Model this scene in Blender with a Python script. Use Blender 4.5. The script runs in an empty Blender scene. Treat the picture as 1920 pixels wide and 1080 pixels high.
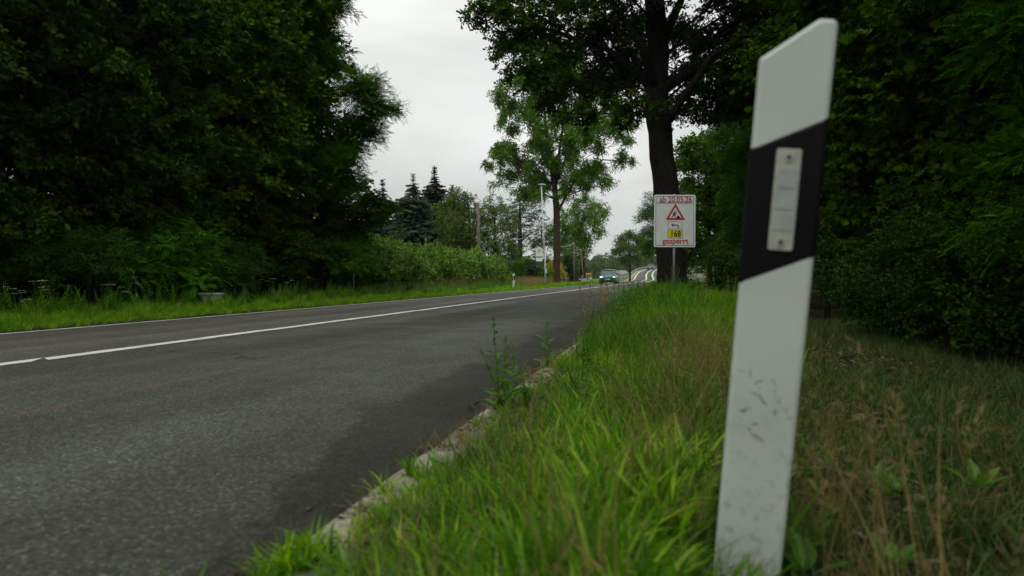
import bpy, bmesh, math, random
import numpy as np
from mathutils import Vector, Matrix, Euler

R = math.radians
C = bpy.context.scene.collection
scene = bpy.context.scene
random.seed(7)

# ------------------------------------------------------------------ camera
cam_d = bpy.data.cameras.new('camera')
cam = bpy.data.objects.new('camera', cam_d)
C.objects.link(cam)
scene.camera = cam
EYE = 0.55
FPX = 1400.0                       # focal length in pixels of the 1920 wide photograph
cam_d.sensor_width = 36.0
cam_d.lens = 36.0 * FPX / 1920.0
cam_d.clip_start = 0.05
cam_d.clip_end = 6000
cam.location = (0, 0, EYE)
cam.rotation_euler = (R(90 - 0.74), 0, 0)
cam_d.dof.use_dof = True
cam_d.dof.focus_distance = 17.0
cam_d.dof.aperture_fstop = 3.4

# ------------------------------------------------------------------ world: overcast sky
SUN_EL, SUN_AZ = 58, 200
w = bpy.data.worlds.new('World')
scene.world = w
w.use_nodes = True
nt = w.node_tree
nt.nodes.clear()
out = nt.nodes.new('ShaderNodeOutputWorld')
bg = nt.nodes.new('ShaderNodeBackground')
sky = nt.nodes.new('ShaderNodeTexSky')
sky.sky_type = 'NISHITA'
sky.sun_disc = False
sky.sun_elevation = R(SUN_EL)
sky.sun_rotation = R(SUN_AZ)
tc = nt.nodes.new('ShaderNodeTexCoord')
sep = nt.nodes.new('ShaderNodeSeparateXYZ')
nt.links.new(tc.outputs['Generated'], sep.inputs[0])
mr = nt.nodes.new('ShaderNodeMapRange')            # brightness of an overcast sky grows to the zenith
mr.inputs['From Min'].default_value = 0.0
mr.inputs['From Max'].default_value = 1.0
mr.inputs['To Min'].default_value = 6.3
mr.inputs['To Max'].default_value = 13.8
nt.links.new(sep.outputs['Z'], mr.inputs['Value'])
mp = nt.nodes.new('ShaderNodeMapping')
mp.inputs['Scale'].default_value = (1.0, 1.0, 2.6)
nt.links.new(tc.outputs['Generated'], mp.inputs[0])
nz = nt.nodes.new('ShaderNodeTexNoise')
nz.inputs['Scale'].default_value = 3.1
nz.inputs['Detail'].default_value = 4
nz.inputs['Roughness'].default_value = 0.45
nz.inputs['Distortion'].default_value = 0.4
nt.links.new(mp.outputs[0], nz.inputs['Vector'])
cr = nt.nodes.new('ShaderNodeValToRGB')
cr.color_ramp.elements[0].position = 0.30
cr.color_ramp.elements[0].color = (0.78, 0.825, 0.805, 1)
cr.color_ramp.elements[1].position = 0.68
cr.color_ramp.elements[1].color = (1.16, 1.18, 1.14, 1)
nt.links.new(nz.outputs['Fac'], cr.inputs[0])
vm = nt.nodes.new('ShaderNodeVectorMath'); vm.operation = 'SCALE'
nt.links.new(cr.outputs[0], vm.inputs[0])
nt.links.new(mr.outputs[0], vm.inputs['Scale'])
mx = nt.nodes.new('ShaderNodeMixRGB')              # a thin remainder of the clear sky under the cloud
mx.inputs[0].default_value = 0.985
nt.links.new(sky.outputs[0], mx.inputs[1])
nt.links.new(vm.outputs[0], mx.inputs[2])
nt.links.new(mx.outputs[0], bg.inputs[0])
bg.inputs[1].default_value = 0.1
nt.links.new(bg.outputs[0], out.inputs[0])

sun_d = bpy.data.lights.new('sun', 'SUN')
sun_d.energy = 1.4
sun_d.angle = R(40)
sun_d.color = (1.0, 0.97, 0.92)
sun = bpy.data.objects.new('sun', sun_d)
C.objects.link(sun)
# the sky's rotation turns clockwise from +Y; the lamp shines from the same direction
az = R(SUN_AZ)
sdir = Vector((math.sin(az) * math.cos(R(SUN_EL)), math.cos(az) * math.cos(R(SUN_EL)), math.sin(R(SUN_EL))))
sun.rotation_euler = sdir.to_track_quat('Z', 'Y').to_euler()

vs = scene.view_settings
vs.view_transform = 'Standard'
vs.look = 'None'
vs.exposure = 0.0
vs.gamma = 1.0
vs.use_curve_mapping = False
cy = scene.cycles
cy.max_bounces = 6
cy.diffuse_bounces = 2
cy.glossy_bounces = 2
cy.transmission_bounces = 4
cy.transparent_max_bounces = 4
cy.volume_bounces = 0
cy.use_denoising = True
try:
    cy.denoising_prefilter = 'NONE'
    cy.denoising_input_passes = 'RGB_ALBEDO_NORMAL'
except Exception: pass
cy.caustics_reflective = False
cy.caustics_refractive = False
cy.sample_clamp_indirect = 4.0

# ------------------------------------------------------------------ helpers
def at(px, py, Y):
    """world point seen at pixel (px, py) of the 1920x1080 photograph at depth Y"""
    return Vector(((px - 960) / FPX * Y, Y, EYE + (522 - py) / FPX * Y))

D0 = Vector((0.2008, 0.9796)); N0 = Vector((0.9796, -0.2008)); O0 = Vector((-0.75, 0))

# right road edge as a polyline (X, Y, Z), straight to about 85 m, then rising over the bridge
RD = [(-2.8, -10, 0), (-0.75, 0, 0), (7.45, 40, 0), (16.3, 83, 0), (21.8, 105, 0.0), (28.0, 130, 0.2), (33.2, 160, 1.15),
      (39.1, 190, 2.2), (46.0, 220, 3.15), (57.3, 260, 4.1), (72.5, 300, 4.7), (95, 350, 5.2), (135, 420, 5.5), (190, 500, 5.3)]
RDn = np.array(RD, float)
seg = np.sqrt(((RDn[1:, :2] - RDn[:-1, :2]) ** 2).sum(1))
RS = np.concatenate([[0], np.cumsum(seg)])
RS = RS - RS[1]                       # s = 0 at Y = 0

def _sm(s, k):
    acc = 0
    for d in (-10, -5, 0, 5, 10):
        acc = acc + np.interp(s + d, RS, RDn[:, k])
    return acc / 5
def road_xyz(s):
    if s < 70:
        p = O0 + D0 * s
        return Vector((p.x, p.y, 0))
    t = min(1, (s - 70) / 20)
    p = O0 + D0 * s
    q = Vector((_sm(s, 0), _sm(s, 1), _sm(s, 2)))
    return Vector((p.x, p.y, 0)) * (1 - t) + q * t
def SU(s, u, z=0.0):
    """point s metres along the road, u metres right of its right edge, z above the edge"""
    if s < 68:
        p = O0 + D0 * s + N0 * u
        return Vector((p.x, p.y, z))
    a, b = road_xyz(s - 0.5), road_xyz(s + 0.5)
    c = road_xyz(s)
    d = (b - a); n = Vector((d.y, -d.x, 0)).normalized()
    return Vector((c.x + n.x * u, c.y + n.y * u, c.z + z))
def to_su(x, y):
    v = Vector((x, y)) - O0
    return v.dot(D0), v.dot(N0)
def road_z(u):
    if u > -3.4: return 0.0
    return -0.10 * min(1, (-3.4 - u) / 3.4)

def tag(o, label=None, cat=None, group=None, kind=None):
    if label: o['label'] = label
    if cat: o['category'] = cat
    if group: o['group'] = group
    if kind: o['kind'] = kind
    return o
def empty(name, loc=(0, 0, 0), rot=(0, 0, 0), label=None, cat=None, group=None):
    o = bpy.data.objects.new(name, None)
    o.empty_display_size = 0.2
    C.objects.link(o)
    o.location = loc; o.rotation_euler = rot
    return tag(o, label, cat, group)
def mesh_obj(name, verts, faces, mat=None, parent=None, smooth=False, loc=None):
    me = bpy.data.meshes.new(name)
    me.from_pydata([tuple(v) for v in verts], [], faces)
    me.update()
    if smooth: me.shade_smooth()
    o = bpy.data.objects.new(name, me)
    C.objects.link(o)
    if mat: me.materials.append(mat)
    if parent: o.parent = parent
    if loc is not None: o.location = loc
    return o
def bm_obj(name, bm, mat=None, parent=None, smooth=False, bevel=0):
    me = bpy.data.meshes.new(name)
    bmesh.ops.recalc_face_normals(bm, faces=bm.faces)
    bm.to_mesh(me); bm.free()
    if smooth: me.shade_smooth()
    o = bpy.data.objects.new(name, me)
    C.objects.link(o)
    if mat: me.materials.append(mat)
    if parent: o.parent = parent
    if bevel:
        b = o.modifiers.new('bevel', 'BEVEL'); b.width = bevel; b.segments = 2; b.limit_method = 'ANGLE'
    return o
def copy_tree(o, parent=None):
    c = o.copy(); C.objects.link(c); c.parent = parent
    for ch in list(o.children): copy_tree(ch, c)
    return c

class MB:
    """collects plain shapes into one mesh"""
    def __init__(s): s.v = []; s.f = []
    def box(s, x0, x1, y0, y1, z0, z1):
        n = len(s.v)
        s.v += [(x0, y0, z0), (x1, y0, z0), (x1, y1, z0), (x0, y1, z0), (x0, y0, z1), (x1, y0, z1), (x1, y1, z1), (x0, y1, z1)]
        s.f += [(n, n+3, n+2, n+1), (n+4, n+5, n+6, n+7), (n, n+1, n+5, n+4), (n+1, n+2, n+6, n+5), (n+2, n+3, n+7, n+6), (n+3, n, n+4, n+7)]
        return s
    def tube(s, pts, rad, k=6, cap=True):
        pts = [Vector(p) for p in pts]
        n0 = len(s.v); m = len(pts)
        up = None
        for i, p in enumerate(pts):
            d = (pts[min(i+1, m-1)] - pts[max(i-1, 0)])
            if d.length < 1e-9: d = Vector((0, 0, 1))
            d.normalize()
            if up is None:
                up = d.orthogonal().normalized()
            else:
                up = (up - d * up.dot(d))
                up = up.normalized() if up.length > 1e-6 else d.orthogonal().normalized()
            b = d.cross(up)
            r = rad[i] if hasattr(rad, '__len__') else rad
            for j in range(k):
                a = 2 * math.pi * j / k
                s.v.append(tuple(p + (up * math.cos(a) + b * math.sin(a)) * r))
        for i in range(m - 1):
            for j in range(k):
                a = n0 + i*k + j; b_ = n0 + i*k + (j+1) % k
                s.f.append((a, b_, b_ + k, a + k))
        if cap:
            s.f.append(tuple(n0 + j for j in range(k))[::-1])
            s.f.append(tuple(n0 + (m-1)*k + j for j in range(k)))
        return s
    def prism(s, outline, y0, y1):
        """outline in the xz plane, extruded along y"""
        n = len(s.v); m = len(outline)
        s.v += [(x, y0, z) for x, z in outline] + [(x, y1, z) for x, z in outline]
        s.f.append(tuple(range(n, n+m))); s.f.append(tuple(range(n+2*m-1, n+m-1, -1)))
        for i in range(m):
            j = (i+1) % m
            s.f.append((n+i, n+m+i, n+m+j, n+j))
        return s
    def build(s, name, mat=None, parent=None, smooth=False, bevel=0, loc=None):
        o = mesh_obj(name, s.v, s.f, mat, parent, smooth, loc)
        bm = bmesh.new(); bm.from_mesh(o.data)
        bmesh.ops.recalc_face_normals(bm, faces=bm.faces); bm.to_mesh(o.data); bm.free()
        if smooth: o.data.shade_smooth()
        if bevel:
            b = o.modifiers.new('bevel', 'BEVEL'); b.width = bevel; b.segments = 2; b.limit_method = 'ANGLE'
        return o

# ------------------------------------------------------------------ materials
class NT:
    def __init__(s, name):
        s.m = bpy.data.materials.new(name); s.m.use_nodes = True
        s.t = s.m.node_tree; s.t.nodes.clear()
        s.out = s.t.nodes.new('ShaderNodeOutputMaterial')
    def n(s, typ, **kw):
        nd = s.t.nodes.new(typ)
        for k, v in kw.items():
            if k.startswith('i_'):
                key = k[2:].replace('_', ' ')
                nd.inputs[key].default_value = v
            else: setattr(nd, k, v)
        return nd
    def l(s, a, b): s.t.links.new(a, b)
    def noise(s, vec, scale, detail=3, rough=0.55, dist=0.0):
        nd = s.n('ShaderNodeTexNoise'); nd.inputs['Scale'].default_value = scale
        nd.inputs['Detail'].default_value = detail; nd.inputs['Roughness'].default_value = rough
        nd.inputs['Distortion'].default_value = dist
        if vec is not None: s.l(vec, nd.inputs['Vector'])
        return nd.outputs['Fac']
    def ramp(s, fac, stops):
        nd = s.n('ShaderNodeValToRGB')
        e = nd.color_ramp.elements
        while len(e) < len(stops): e.new(0.5)
        for k, (p, c) in enumerate(stops):
            e[k].position = p
            e[k].color = (c, c, c, 1) if not hasattr(c, '__len__') else (*c, 1)
        s.l(fac, nd.inputs[0]); return nd.outputs[0]
    def mix(s, fac, a, b, mode='MIX'):
        nd = s.n('ShaderNodeMixRGB', blend_type=mode)
        for k, v in enumerate((fac, a, b)):
            if isinstance(v, (int, float)): nd.inputs[k].default_value = v if k == 0 else (v, v, v, 1)
            elif isinstance(v, tuple): nd.inputs[k].default_value = (*v, 1)
            else: s.l(v, nd.inputs[k])
        return nd.outputs[0]
    def math(s, op, a, b=0.0, c=0.0):
        nd = s.n('ShaderNodeMath', operation=op)
        for k, v in enumerate((a, b, c)):
            if isinstance(v, (int, float)): nd.inputs[k].default_value = v
            else: s.l(v, nd.inputs[k])
        return nd.outputs[0]
    def bump(s, h, strength=0.3, dist=0.01):
        nd = s.n('ShaderNodeBump'); nd.inputs['Strength'].default_value = strength
        nd.inputs['Distance'].default_value = dist; s.l(h, nd.inputs['Height']); return nd.outputs[0]
    def pbr(s, col, rough=0.7, normal=None, metal=0.0, spec=0.5):
        p = s.n('ShaderNodeBsdfPrincipled')
        if isinstance(col, tuple): p.inputs['Base Color'].default_value = (*col, 1)
        else: s.l(col, p.inputs['Base Color'])
        if isinstance(rough, (int, float)): p.inputs['Roughness'].default_value = rough
        else: s.l(rough, p.inputs['Roughness'])
        p.inputs['Metallic'].default_value = metal
        p.inputs['Specular IOR Level'].default_value = spec
        if normal is not None: s.l(normal, p.inputs['Normal'])
        return p
    def done(s, sh): s.l(sh.outputs[0] if hasattr(sh, 'outputs') else sh, s.out.inputs[0]); return s.m
    def obj(s): return s.n('ShaderNodeTexCoord').outputs['Object']
    def pos(s): return s.n('ShaderNodeNewGeometry').outputs['Position']

def plain(name, col, rough=0.6, metal=0.0, var=0.12, scale=18, spec=0.5, bump=0.0):
    """painted or plastic surface with faint uneven dirt"""
    t = NT(name)
    f = t.noise(t.obj(), scale, 5, 0.65)
    dark = tuple(c * (1 - 2*var) for c in col); light = tuple(min(1, c * (1 + var)) for c in col)
    c = t.ramp(f, [(0.25, dark), (0.75, light)])
    r = t.ramp(f, [(0.2, min(1, rough + 0.1)), (0.8, max(0.05, rough - 0.1))])
    nb = t.bump(t.noise(t.obj(), scale * 9, 3), bump, 0.004) if bump else None
    return t.done(t.pbr(c, r, nb, metal, spec))

def leaf_mat(name, a, b, c=None, trans=0.35, rough=0.5, spec=0.35, odd=None, tint=0.5, oddp=0.985):
    """leaves: each clump and each leaf has its own shade between a and b; light passes through"""
    t = NT(name)
    at_ = t.n('ShaderNodeAttribute'); at_.attribute_name = 'var'
    oi = t.n('ShaderNodeObjectInfo')
    f = t.math('ADD', t.math('MULTIPLY', at_.outputs['Fac'], 1 - tint), t.math('MULTIPLY', oi.outputs['Random'], tint))
    stops = [(0.1, a), (0.85, b)] if c is None else [(0.05, a), (0.6, b), (0.97, c)]
    col = t.ramp(f, stops)
    if odd:
        k = t.math('GREATER_THAN', t.math('FRACT', t.math('MULTIPLY', at_.outputs['Fac'], 37.7)), oddp)
        col = t.mix(k, col, odd)
    p = t.pbr(col, rough, None, 0, spec)
    tr = t.n('ShaderNodeBsdfTranslucent')
    t.l(t.mix(1.0, col, (1.15, 1.35, 0.55), 'MULTIPLY'), tr.inputs[0])
    ms = t.n('ShaderNodeMixShader'); ms.inputs[0].default_value = trans
    t.l(p.outputs[0], ms.inputs[1]); t.l(tr.outputs[0], ms.inputs[2])
    return t.done(ms)

def bark_mat(name, dark, light, scale=6):
    t = NT(name)
    m = t.n('ShaderNodeMapping'); m.inputs['Scale'].default_value = (1, 1, 0.16)
    t.l(t.obj(), m.inputs[0])
    v = t.n('ShaderNodeTexVoronoi', feature='DISTANCE_TO_EDGE'); v.inputs['Scale'].default_value = scale * 3
    t.l(m.outputs[0], v.inputs['Vector'])
    f = t.noise(m.outputs[0], scale * 2, 6, 0.7, 0.3)
    g = t.noise(t.obj(), 1.3, 3)
    h = t.math('ADD', t.math('MULTIPLY', v.outputs['Distance'], 2.0), f)
    c = t.ramp(h, [(0.35, dark), (0.95, light)])
    c = t.mix(t.ramp(g, [(0.5, 0.0), (0.75, 0.45)]), c, (0.035, 0.05, 0.02))
    return t.done(t.pbr(c, 0.95, t.bump(h, 0.9, 0.04), 0, 0.15))

M = {}
M['oak_leaf'] = leaf_mat('oak_leaf', (0.008, 0.032, 0.002), (0.048, 0.11, 0.004), trans=0.28, spec=0.12)
M['light_leaf'] = leaf_mat('light_leaf', (0.030, 0.10, 0.004), (0.14, 0.28, 0.014), trans=0.32, spec=0.15)
M['maple_leaf'] = leaf_mat('maple_leaf', (0.004, 0.018, 0.001), (0.080, 0.175, 0.003), trans=0.32, odd=(0.16, 0.03, 0.012), spec=0.1, oddp=0.997)
M['robinia_leaf'] = leaf_mat('robinia_leaf', (0.010, 0.055, 0.002), (0.085, 0.25, 0.006), trans=0.32, spec=0.12)
M['shrub_leaf'] = leaf_mat('shrub_leaf', (0.005, 0.024, 0.002), (0.040, 0.105, 0.004), trans=0.28, spec=0.12)
M['laurel_leaf'] = leaf_mat('laurel_leaf', (0.014, 0.060, 0.002), (0.17, 0.32, 0.008), trans=0.25, rough=0.4, spec=0.35)
M['blue_needle'] = leaf_mat('blue_needle', (0.024, 0.060, 0.028), (0.075, 0.135, 0.068), trans=0.1, rough=0.7)
M['dark_needle'] = leaf_mat('dark_needle', (0.014, 0.042, 0.016), (0.045, 0.095, 0.034), trans=0.1, rough=0.7)
M['olive_leaf'] = leaf_mat('olive_leaf', (0.030, 0.065, 0.006), (0.12, 0.18, 0.018), trans=0.3)
M['yellow_leaf'] = leaf_mat('yellow_leaf', (0.35, 0.30, 0.015), (0.62, 0.48, 0.03), trans=0.35)
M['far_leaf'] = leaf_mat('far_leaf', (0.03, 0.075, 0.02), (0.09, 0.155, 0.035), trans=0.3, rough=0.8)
M['lush_grass'] = leaf_mat('lush_grass', (0.028, 0.10, 0.003), (0.14, 0.32, 0.005), (0.38, 0.55, 0.02), trans=0.42, rough=0.5, spec=0.2, odd=(0.35, 0.24, 0.07), oddp=0.95, tint=0.62)
M['mid_grass'] = leaf_mat('mid_grass', (0.030, 0.10, 0.010), (0.085, 0.20, 0.016), (0.19, 0.29, 0.04), trans=0.38, rough=0.5, spec=0.2, odd=(0.32, 0.24, 0.10), oddp=0.95)
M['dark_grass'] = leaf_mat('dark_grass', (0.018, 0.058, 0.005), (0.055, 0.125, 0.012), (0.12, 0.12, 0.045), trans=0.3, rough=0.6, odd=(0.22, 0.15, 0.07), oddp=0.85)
M['dry_grass'] = leaf_mat('dry_grass', (0.14, 0.10, 0.035), (0.30, 0.225, 0.085), trans=0.3, rough=0.7)
M['weed_leaf'] = leaf_mat('weed_leaf', (0.040, 0.13, 0.008), (0.13, 0.28, 0.02), trans=0.35)
M['seed_head'] = leaf_mat('seed_head', (0.18, 0.12, 0.05), (0.32, 0.25, 0.10), trans=0.3, rough=0.8)
M['litter'] = leaf_mat('litter', (0.035, 0.024, 0.012), (0.12, 0.085, 0.045), (0.26, 0.2, 0.13), trans=0.1, rough=0.8, tint=0.7)
M['petal'] = leaf_mat('petal', (0.8, 0.82, 0.75), (0.88, 0.88, 0.84), trans=0.2, rough=0.7)
M['dark_bark'] = bark_mat('dark_bark', (0.006, 0.005, 0.0035), (0.032, 0.026, 0.019))
M['brown_bark'] = bark_mat('brown_bark', (0.016, 0.010, 0.007), (0.075, 0.042, 0.028))
M['pole_wood'] = bark_mat('pole_wood', (0.07, 0.06, 0.045), (0.22, 0.19, 0.15), 10)

# asphalt; the UV map holds (u, s) in metres
def asphalt():
    t = NT('asphalt')
    uv = t.n('ShaderNodeUVMap').outputs[0]
    sp = t.n('ShaderNodeSeparateXYZ'); t.l(uv, sp.inputs[0])
    u, s_ = sp.outputs[0], sp.outputs[1]
    v = t.n('ShaderNodeTexVoronoi'); v.inputs['Scale'].default_value = 125
    t.l(uv, v.inputs['Vector'])
    vs_ = t.n('ShaderNodeSeparateXYZ'); t.l(v.outputs['Color'], vs_.inputs[0])
    grit = vs_.outputs[0]
    fine = t.noise(uv, 320, 2, 0.7)
    # lane colours
    lane_r = t.ramp(grit, [(0.0, (0.016, 0.018, 0.012)), (0.5, (0.040, 0.043, 0.030)), (0.9, (0.060, 0.065, 0.047)), (1.0, (0.12, 0.125, 0.098))])
    lane_l = t.ramp(grit, [(0.0, (0.030, 0.029, 0.022)), (0.75, (0.060, 0.058, 0.045)), (1.0, (0.12, 0.115, 0.09))])
    wob = t.math('MULTIPLY', t.math('SUBTRACT', t.noise(uv, 3.5, 4, 0.6), 0.5), 0.10)
    k = t.math('GREATER_THAN', t.math('ADD', u, t.math('MULTIPLY', wob, 0.25)), -3.47)
    col = t.mix(k, lane_l, lane_r)
    # long wear bands (stretched along the road)
    m2 = t.n('ShaderNodeMapping'); m2.inputs['Scale'].default_value = (1.15, 0.09, 1)
    t.l(uv, m2.inputs[0])
    band = t.ramp(t.noise(m2.outputs[0], 1.0, 3, 0.5), [(0.34, 0.62), (0.62, 1.30)])
    col = t.mix(1.0, col, band, 'MULTIPLY')
    blot = t.ramp(t.noise(uv, 1.4, 4, 0.6), [(0.3, 0.80), (0.7, 1.15)])
    col = t.mix(1.0, col, blot, 'MULTIPLY')
    # wheel tracks polished a little lighter
    for cc, ww in ((-1.15, 0.55), (-2.75, 0.45), (-4.3, 0.4), (-5.9, 0.4)):
        d = t.math('ABSOLUTE', t.math('SUBTRACT', t.math('ADD', u, wob), cc))
        g = t.ramp(t.math('DIVIDE', d, ww * 2), [(0.1, 1.25), (0.5, 1.0)])
        col = t.mix(1.0, col, (1.0, 1.0, 1.0), 'MULTIPLY') if False else t.mix(1.0, col, g, 'MULTIPLY')
    # darker newer patch near the edge and dark crumbly border by the kerb
    w2 = t.math('MULTIPLY', t.math('SUBTRACT', t.noise(uv, 2.6, 9, 0.78), 0.5), 0.8)
    near_ = t.math('MULTIPLY', t.math('MAXIMUM', t.math('SUBTRACT', 2.9, s_), 0.0), -0.24)
    edge = t.math('ADD', t.math('ADD', u, w2), near_)
    e = t.ramp(t.math('ADD', edge, 1.0), [(0.52, 0.0), (0.575, 1.0)])
    col = t.mix(e, col, t.mix(1.0, col, (0.50, 0.48, 0.38), 'MULTIPLY'))
    pa = t.math('MULTIPLY', t.ramp(t.math('DIVIDE', t.math('ADD', s_, t.math('MULTIPLY', w2, 6)), 40), [(0.22, 0.0), (0.27, 1.0), (0.62, 1.0), (0.72, 0.0)]),
                t.math('GREATER_THAN', t.math('ADD', u, w2), -2.6))
    col = t.mix(pa, col, t.mix(1.0, col, (0.62, 0.64, 0.64), 'MULTIPLY'))
    # rusty drip line, joint beside the centre line, cracks
    d = t.math('ABSOLUTE', t.math('ADD', t.math('ADD', u, t.math('MULTIPLY', wob, 0.6)), 1.82))
    rl = t.math('MULTIPLY', t.math('LESS_THAN', d, 0.016), t.ramp(t.noise(uv, 5, 4, 0.7), [(0.35, 0.0), (0.6, 0.55)]))
    col = t.mix(rl, col, (0.16, 0.065, 0.03))
    d = t.math('ABSOLUTE', t.math('ADD', t.math('ADD', u, t.math('MULTIPLY', wob, 0.25)), 3.49))
    jn = t.math('LESS_THAN', d, 0.022)
    col = t.mix(t.math('MULTIPLY', jn, 0.75), col, (0.012, 0.012, 0.012))
    cr_ = t.n('ShaderNodeTexVoronoi', feature='DISTANCE_TO_EDGE'); cr_.inputs['Scale'].default_value = 0.45
    ad = t.n('ShaderNodeVectorMath', operation='ADD')
    nd = t.n('ShaderNodeTexNoise'); nd.inputs['Scale'].default_value = 2.5; nd.inputs['Detail'].default_value = 5
    t.l(uv, nd.inputs['Vector']); t.l(uv, ad.inputs[0])
    sc = t.n('ShaderNodeVectorMath', operation='SCALE'); sc.inputs['Scale'].default_value = 0.6
    t.l(nd.outputs['Color'], sc.inputs[0]); t.l(sc.outputs[0], ad.inputs[1]); t.l(ad.outputs[0], cr_.inputs['Vector'])
    ck = t.math('MULTIPLY', t.math('LESS_THAN', cr_.outputs['Distance'], 0.0035), t.ramp(t.noise(uv, 0.5, 2), [(0.5, 0.0), (0.6, 0.7)]))
    col = t.mix(ck, col, (0.01, 0.01, 0.01))
    h = t.math('ADD', grit, t.math('MULTIPLY', fine, 0.6))
    rough = t.ramp(t.noise(uv, 2.0, 3), [(0.3, 0.72), (0.7, 0.9)])
    return t.done(t.pbr(col, rough, t.bump(h, 0.55, 0.004), 0, 0.35))
M['asphalt'] = asphalt()

def road_paint():
    t = NT('road_paint')
    uv = t.n('ShaderNodeUVMap').outputs[0]
    f = t.noise(uv, 60, 4, 0.7); g = t.noise(uv, 3, 4, 0.6)
    c = t.ramp(g, [(0.3, (0.44, 0.45, 0.41)), (0.7, (0.62, 0.63, 0.58))])
    wear = t.ramp(t.math('ADD', t.math('MULTIPLY', f, 0.7), t.math('MULTIPLY', g, 0.3)), [(0.34, 0.85), (0.42, 0.0)])
    c = t.mix(wear, c, (0.07, 0.07, 0.06))
    return t.done(t.pbr(c, 0.75, t.bump(f, 0.4, 0.003)))
M['paint'] = road_paint()

def kerb_mat():
    t = NT('kerb_concrete')
    p = t.pos()
    f = t.noise(p, 55, 6, 0.75); g = t.noise(p, 9, 5, 0.7, 0.6); h = t.noise(p, 2.6, 4, 0.6)
    c = t.ramp(g, [(0.3, (0.19, 0.17, 0.125)), (0.5, (0.32, 0.295, 0.23)), (0.75, (0.46, 0.43, 0.35))])
    c = t.mix(t.ramp(f, [(0.35, 0.5), (0.55, 0.0)]), c, (0.10, 0.085, 0.06))
    c = t.mix(t.ramp(h, [(0.50, 0.0), (0.68, 0.75)]), c, (0.06, 0.06, 0.03))
    return t.done(t.pbr(c, 0.95, t.bump(t.math('ADD', f, g), 0.5, 0.004), 0, 0.2))
M['kerb'] = kerb_mat()

def soil_mat(name, a, b, green, amount):
    t = NT(name)
    p = t.pos()
    f = t.noise(p, 22, 6, 0.75); g = t.noise(p, 1.4, 5, 0.6); k = t.noise(p, 75, 3, 0.7)
    c = t.ramp(f, [(0.3, a), (0.7, b)])
    c = t.mix(t.ramp(g, [(0.42, 0.0), (0.62, amount)]), c, green)
    c = t.mix(t.ramp(k, [(0.62, 0.0), (0.72, 0.6)]), c, tuple(min(1, x * 2.3) for x in b))
    return t.done(t.pbr(c, 1.0, t.bump(t.math('ADD', f, k), 0.9, 0.03), 0, 0.1))
M['soil'] = soil_mat('soil', (0.014, 0.012, 0.007), (0.048, 0.038, 0.022), (0.035, 0.055, 0.010), 0.85)
M['field'] = soil_mat('field', (0.04, 0.08, 0.02), (0.08, 0.12, 0.035), (0.11, 0.13, 0.045), 0.7)
M['straw_field'] = soil_mat('straw_field', (0.25, 0.21, 0.10), (0.42, 0.36, 0.20), (0.14, 0.18, 0.05), 0.5)

M['white_plastic'] = None
def post_white():
    t = NT('white_plastic')
    o = t.obj()
    g = t.noise(o, 5, 4, 0.6); f = t.noise(o, 42, 5, 0.75)
    m = t.n('ShaderNodeMapping'); m.inputs['Scale'].default_value = (1, 1, 0.18); t.l(o, m.inputs[0])
    st = t.noise(m.outputs[0], 28, 4, 0.7)
    c = t.ramp(g, [(0.3, (0.46, 0.51, 0.46)), (0.7, (0.57, 0.62, 0.565))])  # greenish cast of light through the leaves is put into this white
    c = t.mix(t.ramp(st, [(0.60, 0.0), (0.78, 0.22)]), c, (0.28, 0.29, 0.24))
    # mud splashed up from the ground
    sp = t.n('ShaderNodeSeparateXYZ'); t.l(o, sp.inputs[0])
    low = t.math('MULTIPLY', t.ramp(sp.outputs[2], [(0.05, 1.0), (0.42, 0.0)]), t.ramp(f, [(0.5, 0.0), (0.66, 0.5)]))
    c = t.mix(low, c, (0.16, 0.14, 0.09))
    return t.done(t.pbr(c, 0.5, t.bump(g, 0.08, 0.01), 0, 0.4))
M['white_plastic'] = post_white()
M['black_plastic'] = plain('black_plastic', (0.003, 0.0033, 0.0035), 0.6, var=0.3, scale=12, spec=0.15)
M['reflector_frame'] = plain('reflector_frame', (0.42, 0.43, 0.37), 0.5, var=0.15, scale=60)
def reflector_mat():
    t = NT('reflector_glass')
    o = t.obj()
    w1 = t.n('ShaderNodeTexVoronoi'); w1.inputs['Scale'].default_value = 420; t.l(o, w1.inputs['Vector'])
    c = t.mix(t.ramp(t.noise(o, 30, 3), [(0.3, 0.0), (0.7, 1.0)]), (0.30, 0.33, 0.32), (0.42, 0.45, 0.43))
    c = t.mix(t.ramp(w1.outputs['Distance'], [(0.2, 0.25), (0.6, 0.0)]), c, (0.22, 0.24, 0.25))
    return t.done(t.pbr(c, 0.22, t.bump(w1.outputs['Distance'], 0.3, 0.002), 0, 0.7))
M['reflector_glass'] = reflector_mat()
M['sign_white'] = plain('sign_white', (0.60, 0.63, 0.62), 0.45, var=0.06, scale=5)
M['sign_edge'] = plain('sign_edge', (0.66, 0.70, 0.68), 0.4, var=0.06, scale=8)
M['sign_red'] = plain('sign_red', (0.42, 0.022, 0.030), 0.45, var=0.08, scale=20)
M['sign_black'] = plain('sign_black', (0.012, 0.012, 0.013), 0.5, var=0.1)
M['sign_yellow'] = plain('sign_yellow', (0.62, 0.55, 0.02), 0.45, var=0.06, scale=20)
M['galvanised'] = plain('galvanised', (0.34, 0.36, 0.36), 0.45, metal=0.6, var=0.15, scale=25)
M['pale_metal'] = plain('pale_metal', (0.42, 0.46, 0.44), 0.5, metal=0.1, var=0.1, scale=6)
M['concrete'] = plain('concrete', (0.52, 0.54, 0.50), 0.9, var=0.2, scale=12, bump=0.3)
M['town_yellow'] = plain('town_yellow', (0.75, 0.36, 0.02), 0.5, var=0.06)
M['stop_yellow'] = plain('stop_yellow', (0.78, 0.58, 0.02), 0.5, var=0.06)
M['stop_green'] = plain('stop_green', (0.05, 0.32, 0.10), 0.5, var=0.06)
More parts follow.
